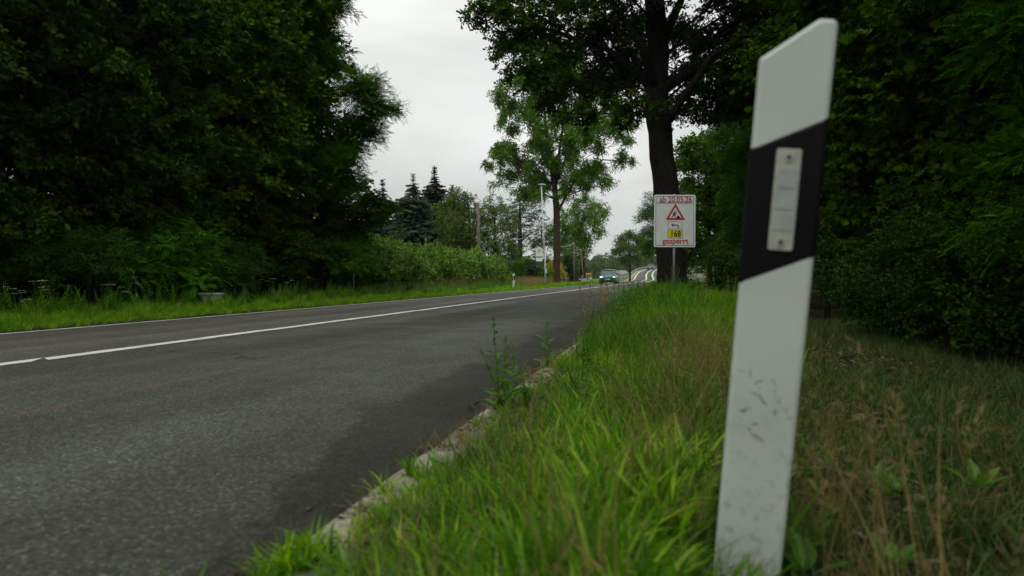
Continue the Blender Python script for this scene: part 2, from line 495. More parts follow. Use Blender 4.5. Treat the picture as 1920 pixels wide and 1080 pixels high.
M['cabinet'] = plain('cabinet', (0.36, 0.42, 0.37), 0.6, var=0.1)
M['fence_wood'] = plain('fence_wood', (0.17, 0.09, 0.055), 0.85, var=0.25, scale=6)
M['barn_roof'] = plain('barn_roof', (0.16, 0.17, 0.18), 0.8, var=0.15, scale=2)
M['barn_wall'] = plain('barn_wall', (0.34, 0.33, 0.30), 0.9, var=0.12, scale=2)
M['dark_opening'] = plain('dark_opening', (0.03, 0.03, 0.03), 0.6)
def paint_mat(name, col):
    t = NT(name)
    p = t.pbr(t.ramp(t.noise(t.obj(), 3, 3), [(0.2, tuple(c*0.85 for c in col)), (0.8, col)]), 0.3, None, 0.25, 0.5)
    p.inputs['Coat Weight'].default_value = 0.25; p.inputs['Coat Roughness'].default_value = 0.06
    return t.done(p)
M['teal_paint'] = paint_mat('teal_paint', (0.001, 0.13, 0.125))
M['red_paint'] = paint_mat('red_paint', (0.22, 0.02, 0.02))
M['navy_paint'] = paint_mat('navy_paint', (0.02, 0.03, 0.06))
M['car_glass'] = plain('car_glass', (0.02, 0.03, 0.03), 0.06, var=0.1, spec=0.8)
M['rubber'] = plain('rubber', (0.018, 0.018, 0.018), 0.85, var=0.2)
M['rim'] = plain('rim', (0.4, 0.4, 0.42), 0.3, metal=0.8)
M['plate_white'] = plain('plate_white', (0.7, 0.7, 0.68), 0.5)
def lamp_mat():
    t = NT('headlight_lit'); e = t.n('ShaderNodeEmission'); e.inputs[0].default_value = (1, 0.97, 0.9, 1); e.inputs[1].default_value = 2.6
    return t.done(e)
M['headlight'] = lamp_mat()

# ------------------------------------------------------------------ the setting: ground, road, verge
def noise2(x, y):
    return (math.sin(x*1.7+y*0.9)+math.sin(x*0.63-y*1.31+2)+math.sin(x*3.1+y*2.3+1)*0.5)/2.5

def sheet(name, us, ss, zf, mat, uvmap=True, kind='structure'):
    v, f = [], []
    for s in ss:
        for u in us:
            p = SU(s, u); v.append((p.x, p.y, p.z + zf(u, s)))
    nu = len(us)
    for i in range(len(ss)-1):
        for j in range(nu-1):
            a = i*nu+j; f.append((a, a+1, a+1+nu, a+nu))
    o = mesh_obj(name, v, f, mat, smooth=True)
    uv = o.data.uv_layers.new(name='UVMap')
    vi = np.empty(len(o.data.loops), int); o.data.loops.foreach_get('vertex_index', vi)
    UU = np.array([[u, s] for s in ss for u in us])
    uv.data.foreach_set('uv', UU[vi].ravel())
    if kind: o['kind'] = kind
    return o

def lin(a, b, n): return [a + (b-a)*i/(n-1) for i in range(n)]
ss_near = lin(-8, 110, 160)
# far ground: one sheet that reaches the horizon
g = mesh_obj('ground', [(-3000, -200, -0.16), (3000, -200, -0.16), (3000, 4500, -0.16), (-3000, 4500, -0.16)], [(0, 1, 2, 3)], M['field'])
g['kind'] = 'structure'
def crown_z(u): return road_z(u)
sheet('road', [-6.95, -6.0, -5.1, -4.2, -3.6, -3.4, -2.5, -1.6, -0.8, 0.0], ss_near, lambda u, s: crown_z(u), M['asphalt'])
def vz(u, s):
    if u < 0:
        d = -u - 6.95
        return -0.105 + 0.02*noise2(u*0.8, s*0.5)*min(1, d) if d > 0 else -0.105
    d = u - 0.13
    z = 0.006 + (0.045*noise2(u*1.3, s*0.9) + 0.02*noise2(u*4, s*3.3)) * min(1, d*2)
    return z - 0.05*max(0, min(1, (u-1.6)/1.5)) - (0.15*max(0, (u-25)/10))
sheet('right_verge', [0.13, 0.3, 0.5, 0.75, 1, 1.3, 1.6, 2, 2.4, 2.8, 3.3, 4, 5, 6.5, 8, 10, 14, 20, 28, 36], lin(-8, 110, 260), vz, M['soil'])
sheet('left_verge', [-40, -30, -20, -14, -12, -11, -10, -9, -8.2, -7.5, -6.955], lin(-8, 110, 130), lambda u, s: vz(u, s) - (0.05 if u < -35 else 0), M['soil'])
# pale kerb, slightly uneven, flush with the road
kv, kf = [], []
ks = lin(-6, 95, 900)
for i, s in enumerate(ks):
    j1 = 0.004*noise2(s*3, 1) + 0.003*random.uniform(-1, 1); j2 = 0.010*noise2(s*5, 5) + 0.005*random.uniform(-1, 1)
    for u, z in ((0.0+j1, -0.02), (0.003+j1, 0.004), (0.012+j1, 0.006), (0.115+j2, 0.006), (0.13+j2, -0.02)):
        p = SU(s, u); kv.append((p.x, p.y, p.z + z + 0.0007*random.uniform(-1, 1)))
for i in range(len(ks)-1):
    for j in range(4):
        a = i*5+j; kf.append((a, a+1, a+6, a+5))
kb = mesh_obj('kerb', kv, kf, M['kerb'], smooth=True); kb['kind'] = 'structure'

# painted lines (their ends and edges are a little ragged)
def line(name, s0, s1, u0, u1, rag=0.006, step=0.11, zoff=0.004, slant=0.0):
    n = max(2, int((s1-s0)/step)); v, f, uvs = [], [], []
    off = 0
    for i in range(n+1):
        s = s0 + (s1-s0)*i/n
        if i % 9 == 0: off = random.uniform(-rag, rag)
        for u in (u0, u1):
            uu = u + off + random.uniform(-rag, rag)*0.5
            sl = slant if (u == u0 and i in (0, n)) else 0
            p = SU(s + sl, uu); v.append((p.x, p.y, p.z + road_z(uu) + zoff)); uvs.append((uu, s))
    for i in range(n):
        a = 2*i; f.append((a, a+1, a+3, a+2))
    o = mesh_obj(name, v, f, M['paint'])
    uv = o.data.uv_layers.new(name='UVMap')
    vi = np.empty(len(o.data.loops), int); o.data.loops.foreach_get('vertex_index', vi)
    uv.data.foreach_set('uv', np.array(uvs)[vi].ravel())
    o['kind'] = 'structure'
    return o
line('centre_line', 4.43, 108, -3.47, -3.33, 0.012, slant=0.25)
line('centre_line', -6, 4.31, -3.47, -3.33, 0.012, slant=0.25)
line('edge_line', -6, 108, -6.86, -6.79, 0.012)

# the road beyond: rises over the bridge, with a grass strip between its carriageways
WIDE = 5.3
ss_far = lin(108, 500, 120)
def emb(u, s): return 0
sheet('far_road', [-6.95, -3.4, 0, 3, WIDE], ss_far, lambda u, s: 0.0, M['asphalt'])
v, f = [], []
for s in ss_far:
    for u, k in ((-6.95-14, 0), (-8.2, 1), (-6.95, 1), (WIDE, 1), (WIDE+1.2, 1), (WIDE+14, 0)):
        p = SU(s, u); v.append((p.x, p.y, (p.z - 0.02 - (0.06 if u not in (-6.95, WIDE) else 0)) if k else -0.16))
for i in range(len(ss_far)-1):
    for j in (0, 1, 3, 4): a = i*6+j; f.append((a, a+1, a+7, a+6))
eb = mesh_obj('bridge_embankment', v, f, M['field'], smooth=True); eb['kind'] = 'structure'
for u in (-6.75, -4.6, -3.3, -1.0, 1.9): sheet('far_lane_line', [u, u+0.30], ss_far, lambda u, s: 0.014, M['paint'])
sheet('median_strip', [-4.2, -3.8, -3.4], ss_far, lambda u, s: 0.02, M['field'])
sheet('dry_shoulder', [-7.9, -7.5, -7.0], ss_far, lambda u, s: 0.03, M['straw_field'])
# straw coloured field to the left of the bend, seen behind the car
fl = []
for (x, y) in ((7.0, 98), (14.5, 96), (24.0, 138), (30, 190), (10, 190), (2, 130)): fl.append((x, y, -0.10))
sf = mesh_obj('straw_field', fl, [tuple(range(len(fl)))], M['straw_field']); sf['kind'] = 'structure'

# ------------------------------------------------------------------ leaf clumps and their scattering
class LB:
    """leaf builder: polygons with a per-face shade"""
    def __init__(s): s.v = []; s.f = []; s.c = []
    def poly(s, pts, var):
        n = len(s.v); s.v += [tuple(p) for p in pts]; s.f.append(tuple(range(n, n+len(pts)))); s.c.append(var)
    def leaf(s, base, d, nrm, L, W, var, fold=0.25, shape='oval'):
        d = d.normalized(); side = d.cross(nrm)
        if side.length < 1e-4: side = d.orthogonal()
        side.normalize(); nrm = side.cross(d)
        if shape == 'oval': prof = [(0, 0), (0.3, 0.42), (0.65, 0.40), (1, 0)]
        elif shape == 'quad': prof = [(0, 0), (0.45, 0.5), (1, 0)]
        elif shape == 'oak': prof = [(0, 0.0), (0.2, 0.2), (0.3, 0.34), (0.42, 0.24), (0.55, 0.5), (0.68, 0.32), (0.82, 0.36), (1, 0)]
        elif shape == 'maple': prof = [(0, 0), (-0.05, 0.38), (0.16, 0.32), (0.28, 0.62), (0.46, 0.28), (0.7, 0.34), (1, 0)]
        n = len(s.v)
        mid = [base + d*(t*L) - nrm*(0.10*L*t*t) for t, _ in prof]
        up = nrm*(fold*W)
        Lf = [mid[i] + side*(prof[i][1]*W) + up*prof[i][1] for i in range(len(prof))]
        Rt = [mid[i] - side*(prof[i][1]*W) + up*prof[i][1] for i in range(len(prof))]
        m = len(prof)
        s.v += [tuple(p) for p in (mid[0], mid[-1])] + [tuple(p) for p in Lf[1:-1]] + [tuple(p) for p in Rt[1:-1]]
        k = m-2
        s.f.append((n, *range(n+2, n+2+k), n+1)); s.c.append(var)
        s.f.append((n+1, *range(n+2+2*k-1, n+2+k-1, -1), n)); s.c.append(var)
    def blade(s, base, az, L, W, lean, curl, var, segs=5):
        """grass blade bending over"""
        d = Vector((math.cos(az), math.sin(az), 0)); side = Vector((-d.y, d.x, 0))
        tw = random.uniform(-0.9, 0.9); side = (side*math.cos(tw) + Vector((d.x, d.y, 0))*math.sin(tw))
        n = len(s.v); p = Vector(base); th = lean
        for i in range(segs+1):
            t = i/segs
            ww = W * (1 - t**2.2) * (0.75 + 0.5*min(1, t*3)) * 0.5
            if i == segs: s.v.append(tuple(p))
            else: s.v += [tuple(p - side*ww), tuple(p + side*ww)]
            p = p + (d*math.sin(th) + Vector((0, 0, 1))*math.cos(th)) * (L/segs)
            th += curl/segs
        for i in range(segs):
            a = n + 2*i
            if i == segs-1: s.f.append((a, a+1, a+2))
            else: s.f.append((a, a+1, a+3, a+2))
            s.c.append(var)
    def stick(s, pts, r, var, k=3):
        mb = MB(); mb.tube(pts, r, k, cap=False)
        n = len(s.v); s.v += mb.v
        for f in mb.f: s.f.append(tuple(n+i for i in f)); s.c.append(var)
    def mesh(s, name, mat):
        me = bpy.data.meshes.new(name)
        me.from_pydata(s.v, [], s.f)
        me.update()
        a = me.attributes.new('var', 'FLOAT', 'FACE'); a.data.foreach_set('value', s.c)
        me.materials.append(mat)
        return me
    def source(s, name, mat):
        """object that only feeds the scatter, never linked to the scene"""
        return bpy.data.objects.new(name, s.mesh(name, mat))

rv = lambda: Vector((random.gauss(0, 1), random.gauss(0, 1), random.gauss(0, 1))).normalized()

def leaf_clump(n, L, W, shape, rad=0.5, twigs=7, droop=0.15, up=0.9, flat=0.28):
    b = LB()
    per = n // twigs
    for k in range(twigs):
        d = rv(); d.z = d.z*flat + 0.12; d.normalize()
        ln = rad*random.uniform(0.65, 1.1)
        for i in range(per):
            t = (i + random.random())/per
            p = d*(ln*(0.15+0.85*t)) + Vector((0, 0, -droop*t*t*ln)) + rv()*0.05*rad
            ld = (rv()*0.8 + d*0.6 + Vector((0, 0, -0.25))).normalized()
            nr = (Vector((0, 0, up)) + rv()*0.65).normalized()
            sc = random.uniform(0.7, 1.2)
            b.leaf(p, ld, nr, L*sc, W*sc, random.random(), shape=shape)
    return b
def pinnate_clump(n, ln=0.24, leaflet=0.036, rad=0.45):
    b = LB()
    for k in range(n):
        d = rv(); d.z = abs(d.z)*0.6; d.normalize()
        p0 = d*random.uniform(0.05, rad)
        dr = (d + rv()*0.5).normalized(); side = dr.cross(Vector((0, 0, 1)))
        if side.length < 0.1: continue
        side.normalize(); sh = random.random(); L = ln*random.uniform(0.7, 1.2); m = 8
        for i in range(m):
            t = (i+0.5)/m
            q = p0 + dr*(L*t) + Vector((0, 0, -0.35*L*t*t))
            for sgn in (-1, 1):
                ld = (side*sgn + dr*0.35 + Vector((0, 0, -0.15+random.uniform(-0.2, 0.2)))).normalized()
                b.leaf(q, ld, Vector((0, 0, 1)) + rv()*0.3, leaflet*random.uniform(0.9, 1.3), leaflet*0.48, sh*0.7+0.3*random.random(), shape='quad')
        b.leaf(p0+dr*L+Vector((0, 0, -0.35*L)), dr, Vector((0, 0, 1)), leaflet*1.2, leaflet*0.5, sh, shape='quad')
    return b
def conifer_spray(L=1.0):
    b = LB()
    for i in range(46):
        t = i/46
        p = Vector((0, 0, 0)) + Vector((1, 0, -0.15*t+0.12*t*t))*(L*t)
        w_ = (1-t)*0.42*L + 0.08
        for sgn in (-1, 1):
            d = Vector((0.55, sgn*1.0, -0.10 + random.uniform(-0.15, 0.15))).normalized()
            b.leaf(p, d, Vector((0, 0, 1)) + rv()*0.35, w_*random.uniform(0.7, 1.1), 0.075, random.random()*0.7 + 0.3*t, shape='quad')
        b.leaf(p, Vector((0.6, random.uniform(-.4, .4), random.choice((-0.9, 0.5)))).normalized(), Vector((0, 1, 0)), 0.14, 0.06, random.random(), shape='quad')
    return b

def src_set(name, fn, mat, n=3):
    r = []
    for k in range(n):
        random.seed(hash((len(name), k)) % 1000 + 11)
        r.append(fn().source(name, mat))
    return r
random.seed(3)
SRC = {}
SRC['oak'] = src_set('oak_clump', lambda: leaf_clump(84, 0.11, 0.09, 'oak', 0.52, flat=0.6), M['oak_leaf'])
SRC['light'] = src_set('light_clump', lambda: leaf_clump(80, 0.12, 0.10, 'quad', 0.55, 9, flat=0.9), M['light_leaf'])
SRC['maple'] = src_set('maple_clump', lambda: leaf_clump(64, 0.115, 0.125, 'maple', 0.5), M['maple_leaf'])
SRC['robinia'] = src_set('robinia_clump', lambda: pinnate_clump(15, 0.36, 0.072), M['robinia_leaf'])
SRC['shrub'] = src_set('shrub_clump', lambda: leaf_clump(110, 0.055, 0.042, 'quad', 0.38, 9), M['shrub_leaf'])
SRC['laurel'] = src_set('laurel_clump', lambda: leaf_clump(56, 0.15, 0.075, 'oval', 0.42, 8, 0.0, 0.5, flat=0.8), M['laurel_leaf'])
SRC['blue'] = src_set('blue_spray', conifer_spray, M['blue_needle'])
SRC['dark'] = src_set('dark_spray', conifer_spray, M['dark_needle'])
SRC['olive'] = src_set('olive_clump', lambda: leaf_clump(80, 0.11, 0.08, 'quad', 0.55, 9, flat=0.9), M['olive_leaf'])
SRC['yellow'] = src_set('yellow_clump', lambda: leaf_clump(60, 0.09, 0.07, 'quad', 0.35), M['yellow_leaf'])
SRC['far'] = src_set('far_clump', lambda: leaf_clump(60, 0.17, 0.16, 'quad', 0.5), M['far_leaf'])

def grass_clump(n, L, W, spread, lean=0.35, curl=1.1, segs=4):
    b = LB()
    for i in range(n):
        a = random.uniform(0, 6.283); r = spread*math.sqrt(random.random()); az = random.uniform(0, 6.283)
        b.blade((r*math.cos(a), r*math.sin(a), -0.01), az, L*random.uniform(0.45, 1.1), W*random.uniform(0.7, 1.2),
                random.uniform(0.02, lean), random.uniform(0.2, curl)*random.choice((1, 1, 1, 0.3)), random.random(), segs)
    return b
def dry_clump(n, L, spread):
    b = LB()
    for i in range(n):
        a = random.uniform(0, 6.283); r = spread*math.sqrt(random.random()); az = random.uniform(0, 6.283)
        ln = L*random.uniform(0.5, 1.1); le = random.uniform(0.0, 0.45); cu = random.uniform(0, 0.5)
        base = Vector((r*math.cos(a), r*math.sin(a), 0)); var = random.random()
        b.blade(base, az, ln, 0.0022, le, cu, var, 4)
        # loose panicle
        d = Vector((math.cos(az), math.sin(az), 0)); th = le + cu*0.7
        tip = base + (d*math.sin(th*0.8) + Vector((0, 0, 1))*math.cos(th*0.8))*ln*0.8
        for j in range(9):
            q = tip + (d*math.sin(th) + Vector((0, 0, 1))*math.cos(th))*(ln*0.2*j/9)
            e = rv(); e.z = abs(e.z)
            b.leaf(q, e, rv(), 0.020*random.uniform(.6, 1.3), 0.003, var, shape='quad')
    return b
SRC['lush'] = src_set('lush_clump', lambda: grass_clump(24, 0.20, 0.0115, 0.07, 0.9, 1.7, 5), M['lush_grass'], 4)
SRC['long'] = src_set('long_clump', lambda: grass_clump(26, 0.34, 0.0055, 0.06, 0.45, 1.5, 6), M['mid_grass'], 4)
SRC['verge'] = src_set('verge_clump', lambda: grass_clump(34, 0.30, 0.007, 0.13, 0.5, 1.3, 4), M['lush_grass'], 4)
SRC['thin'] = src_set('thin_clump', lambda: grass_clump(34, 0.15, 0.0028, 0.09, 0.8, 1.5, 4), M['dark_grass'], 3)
SRC['dry'] = src_set('dry_clump', lambda: dry_clump(16, 0.42, 0.07), M['dry_grass'], 3)
SRC['drylow'] = src_set('dry_low_clump', lambda: grass_clump(26, 0.14, 0.0025, 0.08, 1.2, 1.2, 3), M['dry_grass'], 3)
def litter_clump():
    b = LB()
    for i in range(16):
        p = Vector((random.uniform(-.15, .15), random.uniform(-.15, .15), random.uniform(0.004, 0.02)))
        d = rv(); d.z *= 0.15
        b.leaf(p, d, Vector((0, 0, 1)) + rv()*0.5, random.uniform(0.02, 0.06), random.uniform(0.015, 0.035), random.random(), fold=0.5, shape='oval')
    for i in range(4):
        p = Vector((random.uniform(-.15, .15), random.uniform(-.15, .15), 0.01)); d = rv(); d.z *= 0.1
        b.stick([p, p+d*0.07, p+d*0.15+Vector((0, 0, 0.01))], 0.0022, random.random())
    return b
SRC['litter'] = src_set('litter_clump', litter_clump, M['litter'], 3)
def herb_clump():
    b = LB()
    for i in range(9):
        a = random.uniform(0, 6.283); d = Vector((math.cos(a), math.sin(a), random.uniform(0.2, 1.3))).normalized()
        b.leaf(d*0.02, d, Vector((0, 0, 1)), random.uniform(0.07, 0.13), random.uniform(0.03, 0.05), random.random(), shape='oval')
    return b
SRC['herb'] = src_set('herb_clump', herb_clump, M['weed_leaf'], 3)

_gn = {}
def scatter_group(key):
    if key in _gn: return _gn[key]
    ng = bpy.data.node_groups.new('scatter_' + key, 'GeometryNodeTree')
    ng.interface.new_socket('Geometry', in_out='INPUT', socket_type='NodeSocketGeometry')
    ng.interface.new_socket('Geometry', in_out='OUTPUT', socket_type='NodeSocketGeometry')
    N = ng.nodes; L = ng.links
    gi = N.new('NodeGroupInput'); go = N.new('NodeGroupOutput')
    jn = N.new('GeometryNodeGeometryToInstance')
    for o in SRC[key]:
        oi = N.new('GeometryNodeObjectInfo'); oi.inputs['Object'].default_value = o
        oi.inputs['As Instance'].default_value = False
        L.new(oi.outputs['Geometry'], jn.inputs[0])
    ip = N.new('GeometryNodeInstanceOnPoints')
    ip.inputs['Pick Instance'].default_value = True
    def attr(nm, typ):
        a = N.new('GeometryNodeInputNamedAttribute'); a.data_type = typ; a.inputs['Name'].default_value = nm; return a.outputs[0]
    er = N.new('FunctionNodeEulerToRotation')
    L.new(attr('rot', 'FLOAT_VECTOR'), er.inputs[0])
    L.new(gi.outputs[0], ip.inputs['Points']); L.new(jn.outputs[0], ip.inputs['Instance'])
    L.new(er.outputs[0], ip.inputs['Rotation']); L.new(attr('scl', 'FLOAT_VECTOR'), ip.inputs['Scale'])
    L.new(attr('idx', 'INT'), ip.inputs['Instance Index'])
    L.new(ip.outputs[0], go.inputs[0])
    _gn[key] = ng
    return ng
def scatter(name, key, pts, rot, scl, parent=None):
    pts = np.asarray(pts, np.float32); n = len(pts)
    me = bpy.data.meshes.new(name); me.vertices.add(n)
    me.vertices.foreach_set('co', pts.ravel())
    a = me.attributes.new('rot', 'FLOAT_VECTOR', 'POINT'); a.data.foreach_set('vector', np.asarray(rot, np.float32).ravel())
    scl = np.asarray(scl, np.float32)
    if scl.ndim == 1: scl = np.repeat(scl[:, None], 3, 1)
    a = me.attributes.new('scl', 'FLOAT_VECTOR', 'POINT'); a.data.foreach_set('vector', scl.ravel())
    a = me.attributes.new('idx', 'INT', 'POINT'); a.data.foreach_set('value', np.random.randint(0, len(SRC[key]), n).astype(np.int32))
    me.materials.append(SRC[key][0].data.materials[0])
    o = bpy.data.objects.new(name, me); C.objects.link(o)
    if parent: o.parent = parent
    o['kind'] = 'stuff'
    md = o.modifiers.new('scatter', 'NODES'); md.node_group = scatter_group(key)
    return o

np.random.seed(5)
rng = np.random
def su_arr(s, u, z):
    p = O0.x + D0.x*s + N0.x*u; q = O0.y + D0.y*s + N0.y*u
    return np.stack([p, q, z], 1)

# ------------------------------------------------------------------ trees
def lobe_points(c, r, n, fill=0.5, gap=0.0, sd=0):
    """points spread through an ellipsoid, denser to its skin; gap > 0 drops whole pockets of them"""
    d = rng.normal(size=(n, 3)); d /= np.linalg.norm(d, axis=1)[:, None]
    rr = (fill + (1-fill)*rng.random(n))**0.7
    wob = 1 + 0.22*np.sin(d[:, 0]*5 + sd) * np.cos(d[:, 1]*4 + d[:, 2]*5 + sd*1.7)
    p = np.array(c) + d * (rr*wob)[:, None] * np.array(r)
    if gap:
        k = np.sin(p[:, 0]*2.1+sd)*np.sin(p[:, 1]*1.9+sd*2)*np.sin(p[:, 2]*2.4+sd*3)
        keep = k > -1 + gap
        p, d = p[keep], d[keep]
    return p, d
def clump_rot(d, spread=0.5):
    n = len(d)
    tilt = (1 - d[:, 2])*0.38 + rng.normal(0, spread*0.4, n)
    az = np.arctan2(d[:, 1], d[:, 0]) + rng.normal(0, spread, n)
    spin = np.zeros((n, 3)); spin[:, 1] = tilt; spin[:, 2] = az
    return spin

def tree(name, label, cat, trunk, radii, lobes, key, dens=14, scale=1.0, bark='dark_bark', gap=0.25, group=None,
         branch_r=0.06, subs=4, fill=0.45, crownname='crown', sides=10, spread=0.5, extra_limbs=(), min_z=0.0):
    base = Vector(trunk[0])
    root = empty(name, base, label=label, cat=cat, group=group)
    tr = [Vector(p) - base for p in trunk]
    # finer trunk with slight wander
    P, Rr = [], []
    for i in range(len(tr)-1):
        for k in range(4):
            t = k/4; P.append(tr[i].lerp(tr[i+1], t) + Vector((random.uniform(-1, 1), random.uniform(-1, 1), 0))*radii[i]*0.06); Rr.append(radii[i]*(1-t)+radii[i+1]*t)
    P.append(tr[-1]); Rr.append(radii[-1])
    # root flare
    P.insert(0, tr[0] + Vector((0, 0, -0.15))); Rr.insert(0, Rr[0]*1.35); Rr[1] *= 1.18
    mb = MB(); mb.tube(P, Rr, sides)
    mb.build('trunk', M[bark], root, smooth=True)
    br = MB(); nb = 0
    for pts, r0, r1 in extra_limbs:
        q = [Vector(p)-base for p in pts]
        fine = []
        for i in range(len(q)-1):
            for k in range(3): fine.append(q[i].lerp(q[i+1], k/3) + rv()*0.04)
        fine.append(q[-1])
        m = len(fine); br.tube(fine, [r0+(r1-r0)*i/(m-1) for i in range(m)], 7); nb += 1
    allp, allr, alls = [], [], []
    for li, (x, y, z, rx, ry, rz) in enumerate(lobes):
        c = Vector((x, y, z)) - base
        # limb from the trunk up into the lobe
        cand = [(abs((p.z - (c.z - 0.55*(Vector((c.x, c.y)) - Vector((p.x, p.y))).length))), i) for i, p in enumerate(P) if p.z >= min_z]
        st = P[min(cand)[1]]
        mid = st.lerp(c, 0.5) + Vector((0, 0, 0.08*(c-st).length)) + rv()*0.06*(c-st).length
        r0 = branch_r*random.uniform(0.7, 1.2)*max(0.5, min(1.6, rx/1.5))
        pts = [st, st.lerp(mid, 0.5)+rv()*0.03, mid, mid.lerp(c, 0.5)+rv()*0.08, c]
        if branch_r > 0:
            br.tube(pts, [r0, r0*0.85, r0*0.7, r0*0.55, r0*0.4], 6, cap=False); nb += 1
            for k in range(subs):
                d = rv(); d.z = d.z*0.6+0.2
                e = c + Vector((d.x*rx, d.y*ry, d.z*rz))*0.9
                s0 = pts[random.choice((2, 3, 4))]
                m1 = s0.lerp(e, 0.5) + rv()*0.12*(e-s0).length
                br.tube([s0, m1, e], [r0*0.4, r0*0.25, r0*0.08], 4, cap=False)
        n = int(dens * ((rx*ry*rz)**(2/3)) / (scale**2))
        p, d = lobe_points((c.x, c.y, c.z), (rx, ry, rz), n, fill, gap, sd=li*1.7+len(name))
        allp.append(p); allr.append(clump_rot(d, spread)); alls.append(scale*rng.uniform(0.7, 1.25, len(p)))
    if nb: br.build('branches', M[bark], root, smooth=True)['kind'] = 'stuff'
    scatter(crownname, key, np.concatenate(allp), np.concatenate(allr), np.concatenate(alls), root)
    return root

def px_lobes(lst, Y, dy=1.5, deep=1.0):
    """(px, py, radius px[, depth offset]) at depth Y -> ellipsoids in metres"""
    r = []
    for l in lst:
        o = l[3] if len(l) > 3 else random.uniform(-dy, dy)
        c = at(l[0], l[1], Y + o); rr = l[2]*Y/FPX
        r.append((c.x, c.y, c.z, rr*random.uniform(0.9, 1.15), rr*deep, rr*random.uniform(0.8, 1.0)))
    return r
def tp(px, py, Y): p = at(px, py, Y); return (p.x, p.y, p.z)

# --- the big oak behind the construction sign
Y = 21.0
b0 = at(1264, 552, Y); base = (b0.x, Y, 0.0)
trunk = [base, tp(1257, 480, Y), tp(1249, 370, Y), tp(1238, 270, Y), tp(1230, 180, Y), tp(1232, 90, Y), tp(1226, 0, Y), tp(1226, -120, Y), tp(1240, -300, Y)]
rad = [0.46, 0.40, 0.36, 0.335, 0.345, 0.30, 0.27, 0.22, 0.12]
lob = px_lobes([(925, 22, 44), (948, 82, 42), (990, 60, 58), (1000, 132, 50), (1052, 40, 62), (1060, 130, 58), (1032, 178, 34), (1120, 60, 66), (1118, 150, 58), (1085, 215, 26),
                (1180, 60, 60, 2.5), (1172, 150, 44, 2.0), (1178, 208, 38), (1150, 120, 60, 1.5), (1210, 120, 50, 3.0), (1285, 60, 54, 2.5), (1300, 130, 50, 2.0), (1288, 192, 42), (1335, 190, 38), (1340, 70, 66), (1360, 140, 60),
                (1400, 30, 66), (1420, 100, 60), (1450, 160, 60, -1), (1500, 60, 80, 2), (1550, 20, 90, 2), (950, -40, 70), (1050, -60, 90), (1180, -60, 100), (1320, -60, 100),
                (1450, -60, 100, -1.5), (1600, -80, 120, 2)], Y, 1.8, 1.3)
lob += px_lobes([(1270, 215, 24), (1305, 212, 24), (1330, 218, 20), (1370, 200, 40), (1400, 170, 40), (1240, 205, 22, -1.0)], Y, 1.2, 1.2)
up_l = px_lobes([(1000, -220, 170), (1230, -260, 220), (1450, -250, 200), (1230, -520, 230)], Y, 2, 1.2)
limbs = [([trunk[4], tp(1320, 120, Y-.5), tp(1400, 70, Y-1), tp(1500, 20, Y-1.5), tp(1600, -40, Y-2)], 0.17, 0.07),
         ([trunk[3], tp(1262, 210, Y-.6), tp(1330, 110, Y-1.4), tp(1420, 52, Y-2), tp(1470, 38, Y-2.5)], 0.12, 0.05),
         ([trunk[4], tp(1190, 140, Y), tp(1140, 95, Y), tp(1070, 70, Y), tp(985, 50, Y)], 0.14, 0.04),
         ([trunk[4], tp(1205, 90, Y-1), tp(1150, 10, Y-1.2), tp(1090, -60, Y-1.5)], 0.15, 0.05),
         ([trunk[5], tp(1260, 40, Y), tp(1300, -60, Y)], 0.15, 0.08)]
random.seed(21)
tree('oak_tree', 'large dark oak whose leaning trunk stands right behind the construction notice', 'tree', trunk, rad, lob, 'oak', dens=38, scale=0.66, gap=0.55, min_z=5.0,
     branch_r=0.035, subs=5, fill=0.05, sides=16, extra_limbs=limbs)
# its upper crown, above the picture, is part of the same tree
bo = [o for o in C.objects if o.name == 'oak_tree'][0]
ap, ar, as_ = [], [], []
for i, l in enumerate(up_l):
    p, d = lobe_points(np.array(l[:3]) - np.array(base), l[3:], 420, 0.4, 0.3, i)
    ap.append(p); ar.append(clump_rot(d)); as_.append(rng.uniform(0.9, 1.3, len(p)))
scatter('upper_crown', 'oak', np.concatenate(ap), np.concatenate(ar), np.concatenate(as_), bo)

# --- the airy oak with a brown trunk behind the bus stop
Y = 66.0
trunk = [(at(1043, 0, Y).x, Y, -0.1), tp(1044, 470, Y), tp(1044, 400, Y), tp(1040, 350, Y), tp(1030, 290, Y), tp(1022, 230, Y), tp(1018, 160, Y)]
rad = [0.36, 0.31, 0.29, 0.25, 0.19, 0.13, 0.06]
lob = px_lobes([(935, 178, 20), (960, 158, 24), (962, 200, 28), (990, 150, 34), (1000, 195, 32), (1030, 110, 42), (1040, 170, 34), (1070, 130, 34), (1082, 195, 26), (1010, 235, 26),
                (1120, 150, 26), (1112, 230, 30), (1150, 240, 26), (1150, 205, 22), (1180, 232, 22), (1172, 265, 18), (1085, 250, 26), (1055, 225, 26), (1120, 275, 22),
                (960, 245, 18), (940, 232, 14), (935, 290, 24), (960, 280, 20), (915, 312, 13), (975, 310, 26), (1000, 280, 22), (1025, 300, 22), (1065, 300, 24), (1080, 335, 28), (1110, 325, 26), (1138, 345, 17),
                (1165, 300, 18), (1185, 305, 10), (1060, 360, 22), (1000, 335, 24), (955, 330, 22), (930, 350, 16), (985, 365, 22), (1020, 350, 18), (1160, 160, 14), (1045, 225, 30), (1030, 265, 26), (1075, 280, 26), (1100, 265, 22), (985, 215, 24), (1005, 365, 20), (1100, 350, 18), (1050, 325, 24), (1095, 160, 26), (1130, 190, 22)], Y, 2.5, 1.2)
random.seed(99)
for _i in range(46):
    a_ = random.uniform(0, 6.28); r_ = math.sqrt(random.random())
    lob += px_lobes([(1045 + 125*r_*math.cos(a_), 235 + 118*r_*math.sin(a_), random.uniform(9, 17))], Y, 2.5, 1.2)
